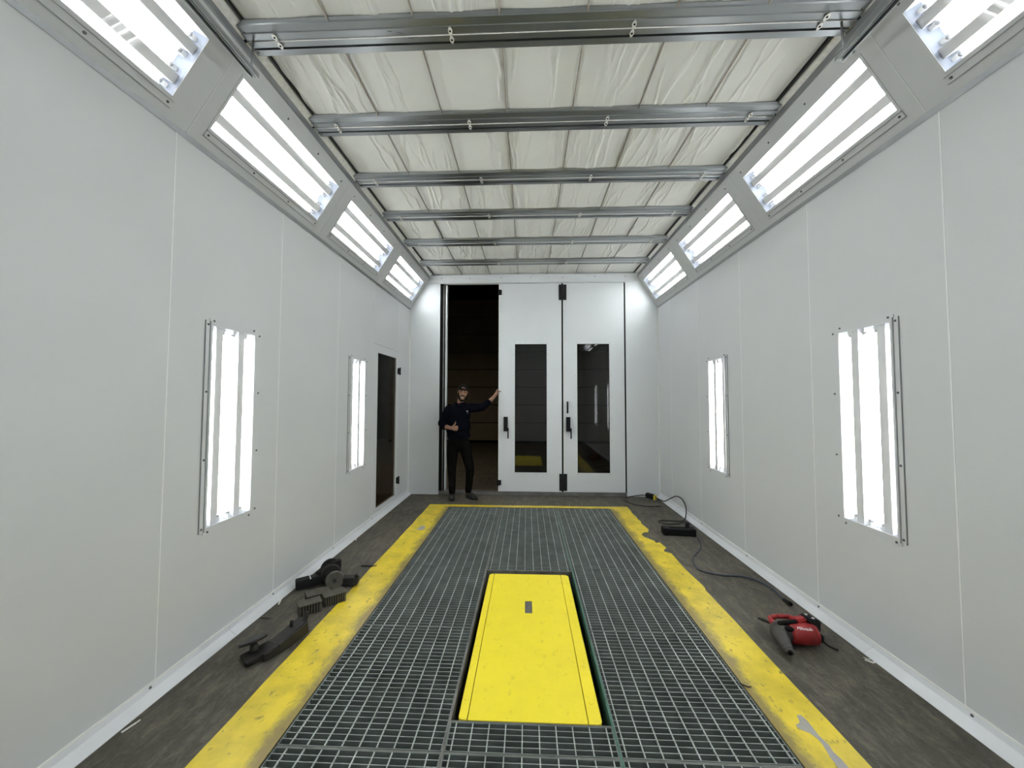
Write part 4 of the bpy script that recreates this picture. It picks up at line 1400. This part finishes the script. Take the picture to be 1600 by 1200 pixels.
def grow_collar(b):
    c = P(-1.056, 5.958, 1.492)
    pts = []
    for i in range(21):
        a = 2 * PI * i / 20
        pts.append((c + Vector((0.070 * math.cos(a), 0.068 * math.sin(a), 0.020 * math.sin(a) + 0.006 * math.cos(a))), 0.013))
    chain(b, pts, 8)
wrap('collar', grow_collar, 'sweat', sh, 0.005, 2)
for (cx, cy, cz, s0, s1, ax_, ay_) in ((-1.262, 5.855, 1.122, 0.050, 0.044, None, None),):
    pass
bm = bmesh.new()
cone(bm, P(-1.268, 5.862, 1.125), P(-1.250, 5.848, 1.120), 0.055, 0.051, 20)
obj('cuff', bm, 'sweat', sh)
bm = bmesh.new()
cone(bm, P(-0.622, 6.030, 1.494), P(-0.606, 6.044, 1.510), 0.053, 0.049, 20)
obj('cuff', bm, 'sweat', sh)
bm = bmesh.new()
for (dx, dz, w_, h_) in ((0.0, 0.010, 0.007, 0.010), (-0.007, 0.0, 0.006, 0.006), (0.007, 0.0, 0.006, 0.006), (0.014, 0.004, 0.004, 0.008), (0.0, -0.020, 0.005, 0.005), (0.018, -0.024, 0.005, 0.004)):
    q = P(-0.930 + dx, 5.853 + abs(dx) * 0.2, 1.357 + dz)
    bx(bm, q.x - w_ / 2, q.x + w_ / 2, q.y, q.y + 0.012, q.z - h_ / 2, q.z + h_ / 2)
obj('chest_emblem', bm, 'white', sh)

def grow_trousers(b):
    ball(b, P(-1.074, 5.960, 0.905), (0.168, 0.112, 0.11), 24, 14)
    ball(b, P(-1.074, 5.960, 0.84), (0.172, 0.115, 0.11), 24, 14)
    chain(b, [(P(-1.160, 5.955, 0.84), 0.096), (P(-1.170, 5.935, 0.66), 0.084), (P(-1.168, 5.905, 0.45), 0.067), (P(-1.166, 5.920, 0.30), 0.060), (P(-1.163, 5.915, 0.115), 0.052)])
    chain(b, [(P(-0.988, 5.955, 0.84), 0.096), (P(-0.935, 5.940, 0.66), 0.084), (P(-0.885, 5.918, 0.46), 0.068), (P(-0.900, 5.955, 0.31), 0.060), (P(-0.921, 5.988, 0.120), 0.052)])
    for (x, y, z) in ((-1.163, 5.905, 0.150), (-1.165, 5.905, 0.20)):
        ball(b, P(x, y, z), (0.058, 0.060, 0.018), 16, 8)
    for (x, y, z) in ((-0.917, 5.978, 0.155), (-0.910, 5.968, 0.21)):
        ball(b, P(x, y, z), (0.058, 0.060, 0.018), 16, 8)
tro = wrap('trousers', grow_trousers, 'trouser', man, 0.008, 4, 0.5)
def shoe(heel, toe, label=None):
    hv, tv = Vector(heel), Vector(toe)
    d = (tv - hv).normalized()
    def g(b):
        capsule(b, hv + Vector((0, 0, 0.040)), tv + Vector((0, 0, 0.030)), 0.040, 0.030)
        capsule(b, hv + d * 0.02 + Vector((0, 0, 0.060)), hv + d * 0.10 + Vector((0, 0, 0.048)), 0.042, 0.036)
        ball(b, tv - d * 0.03 + Vector((0, 0, 0.030)), (0.046, 0.046, 0.030), 16, 10)
        ball(b, hv + Vector((0, 0, 0.085)), (0.046, 0.050, 0.030), 16, 10)
    s_ = wrap('shoe', g, 'shoe', man, 0.006, 3)
    bm = bmesh.new()
    sd = d.cross(Vector((0, 0, 1)))
    prof = []
    for k in range(24):
        a = 2 * PI * k / 24
        l = 0.5 * (hv - tv).length + 0.045
        wv = 0.046 if math.cos(a) > 0 else 0.040
        q = (hv + tv) / 2 + d * (math.cos(a) * l) + sd * (math.sin(a) * wv)
        prof.append((q.x, q.y))
    prism(bm, prof, hv.z, hv.z + 0.016, 'Z')
    obj('sole', bm, 'black', s_)
    bm = bmesh.new()
    for k in range(4):
        q = hv + d * (0.075 + 0.022 * k) + Vector((0, 0, 0.083 - 0.009 * k))
        beam_bar(bm, q - sd * 0.022, q + sd * 0.022, 0.006, 0.005)
    obj('laces', bm, 'gasket', s_)
shoe(P(-1.163, 5.945, 0.001), P(-1.148, 5.825, 0.001))
shoe(P(-0.930, 6.010, 0.001), P(-0.795, 5.905, 0.001))

# head details
def dome(bm, rx, ry, rz, z0, hole):
    n, mr = 40, 14
    rows = []
    for j in range(mr + 1):
        ph = (PI / 2) * j / mr
        row = []
        for i in range(n):
            a = 2 * PI * i / n
            row.append(bm.verts.new(Hd(rx * math.cos(ph) * math.cos(a), 0.006 + ry * math.cos(ph) * math.sin(a), z0 + rz * math.sin(ph))))
        rows.append(row)
    for j in range(mr):
        for i in range(n):
            a = 2 * PI * (i + 0.5) / n
            if hole and j in (2, 3, 4, 5, 6):
                da = (a - 1.5 * PI)
                if abs(da) < 0.42 * math.sqrt(max(0, 1 - ((j - 2) / 5.2) ** 2)):
                    continue
            f = bm.faces.new((rows[j][i], rows[j][(i + 1) % n], rows[j + 1][(i + 1) % n], rows[j + 1][i]))
            f.smooth = True
bm = bmesh.new()
dome(bm, 0.083, 0.102, 0.090, 1.692, True)
bmesh.ops.remove_doubles(bm, verts=bm.verts[:], dist=0.0005)
bmesh.ops.solidify(bm, geom=bm.faces[:], thickness=0.004)
capo = obj('cap', bm, 'gasket', man)
bm = bmesh.new()
pts = [Hd(0.083 * math.cos(2 * PI * i / 32), 0.006 + 0.102 * math.sin(2 * PI * i / 32), 1.692) for i in range(33)]
tube(bm, pts, 0.007, 8)
obj('cap_band', bm, 'gasket', capo)
bm = bmesh.new()
pr = []
for i in range(13):
    a = PI * i / 12
    pr.append((Hd(0.070 * math.cos(a), 0.09 + 0.070 * math.sin(a), 1.680 - 0.012 * math.sin(a))))
A = [bm.verts.new(p) for p in pr]
B = [bm.verts.new(p - Vector((0, 0, 0.004))) for p in pr]
bm.faces.new(A)
bm.faces.new(B[::-1])
for i in range(len(pr)):
    j = (i + 1) % len(pr)
    bm.faces.new((A[i], B[i], B[j], A[j]))
obj('cap_brim', bm, 'gasket', capo)
def grow_beard(b):
    for s in (-1, 1):
        chain(b, [(Hd(s * 0.070, -0.006, 1.640), 0.010), (Hd(s * 0.066, -0.018, 1.600), 0.014), (Hd(s * 0.050, -0.050, 1.556), 0.018), (Hd(s * 0.022, -0.078, 1.530), 0.018), (Hd(0, -0.084, 1.524), 0.018)], 12)
        chain(b, [(Hd(0, -0.099, 1.600), 0.007), (Hd(s * 0.022, -0.092, 1.596), 0.007), (Hd(s * 0.036, -0.078, 1.575), 0.007), (Hd(s * 0.036, -0.074, 1.550), 0.009)], 10)
        ball(b, Hd(s * 0.052, -0.052, 1.585), (0.012, 0.016, 0.020), 10, 8)
wrap('beard', grow_beard, 'hair', man, 0.004, 2)
for s in (-1, 1):
    bm = bmesh.new()
    ball(bm, Hd(s * 0.030, -0.079, 1.656), (0.011, 0.008, 0.0055), 14, 10, tiltm)
    obj('eye', bm, 'eye', man)
    bm = bmesh.new()
    chain(bm, [(Hd(s * 0.012, -0.095, 1.677), 0.0030), (Hd(s * 0.032, -0.085, 1.681), 0.0030), (Hd(s * 0.050, -0.072, 1.675), 0.0024)], 8)
    obj('eyebrow', bm, 'hair', man)
    bm = bmesh.new()
    ball(bm, Hd(s * 0.077, 0.000, 1.672), (0.006, 0.022, 0.022), 12, 8, tiltm)
    obj('hair', bm, 'hair', man)
bm = bmesh.new()
ptsm = [Hd(-0.023, -0.086, 1.582), Hd(-0.012, -0.092, 1.576), Hd(0, -0.094, 1.574), Hd(0.012, -0.092, 1.576), Hd(0.023, -0.086, 1.582)]
tube(bm, smooth_path(ptsm, 4), 0.0050, 8)
obj('teeth', bm, 'teeth', man)
bm = bmesh.new()
tube(bm, smooth_path([p - Vector((0, -0.001, 0.008)) for p in ptsm], 4), 0.0045, 8)
obj('lower_lip', bm, 'lips', man)
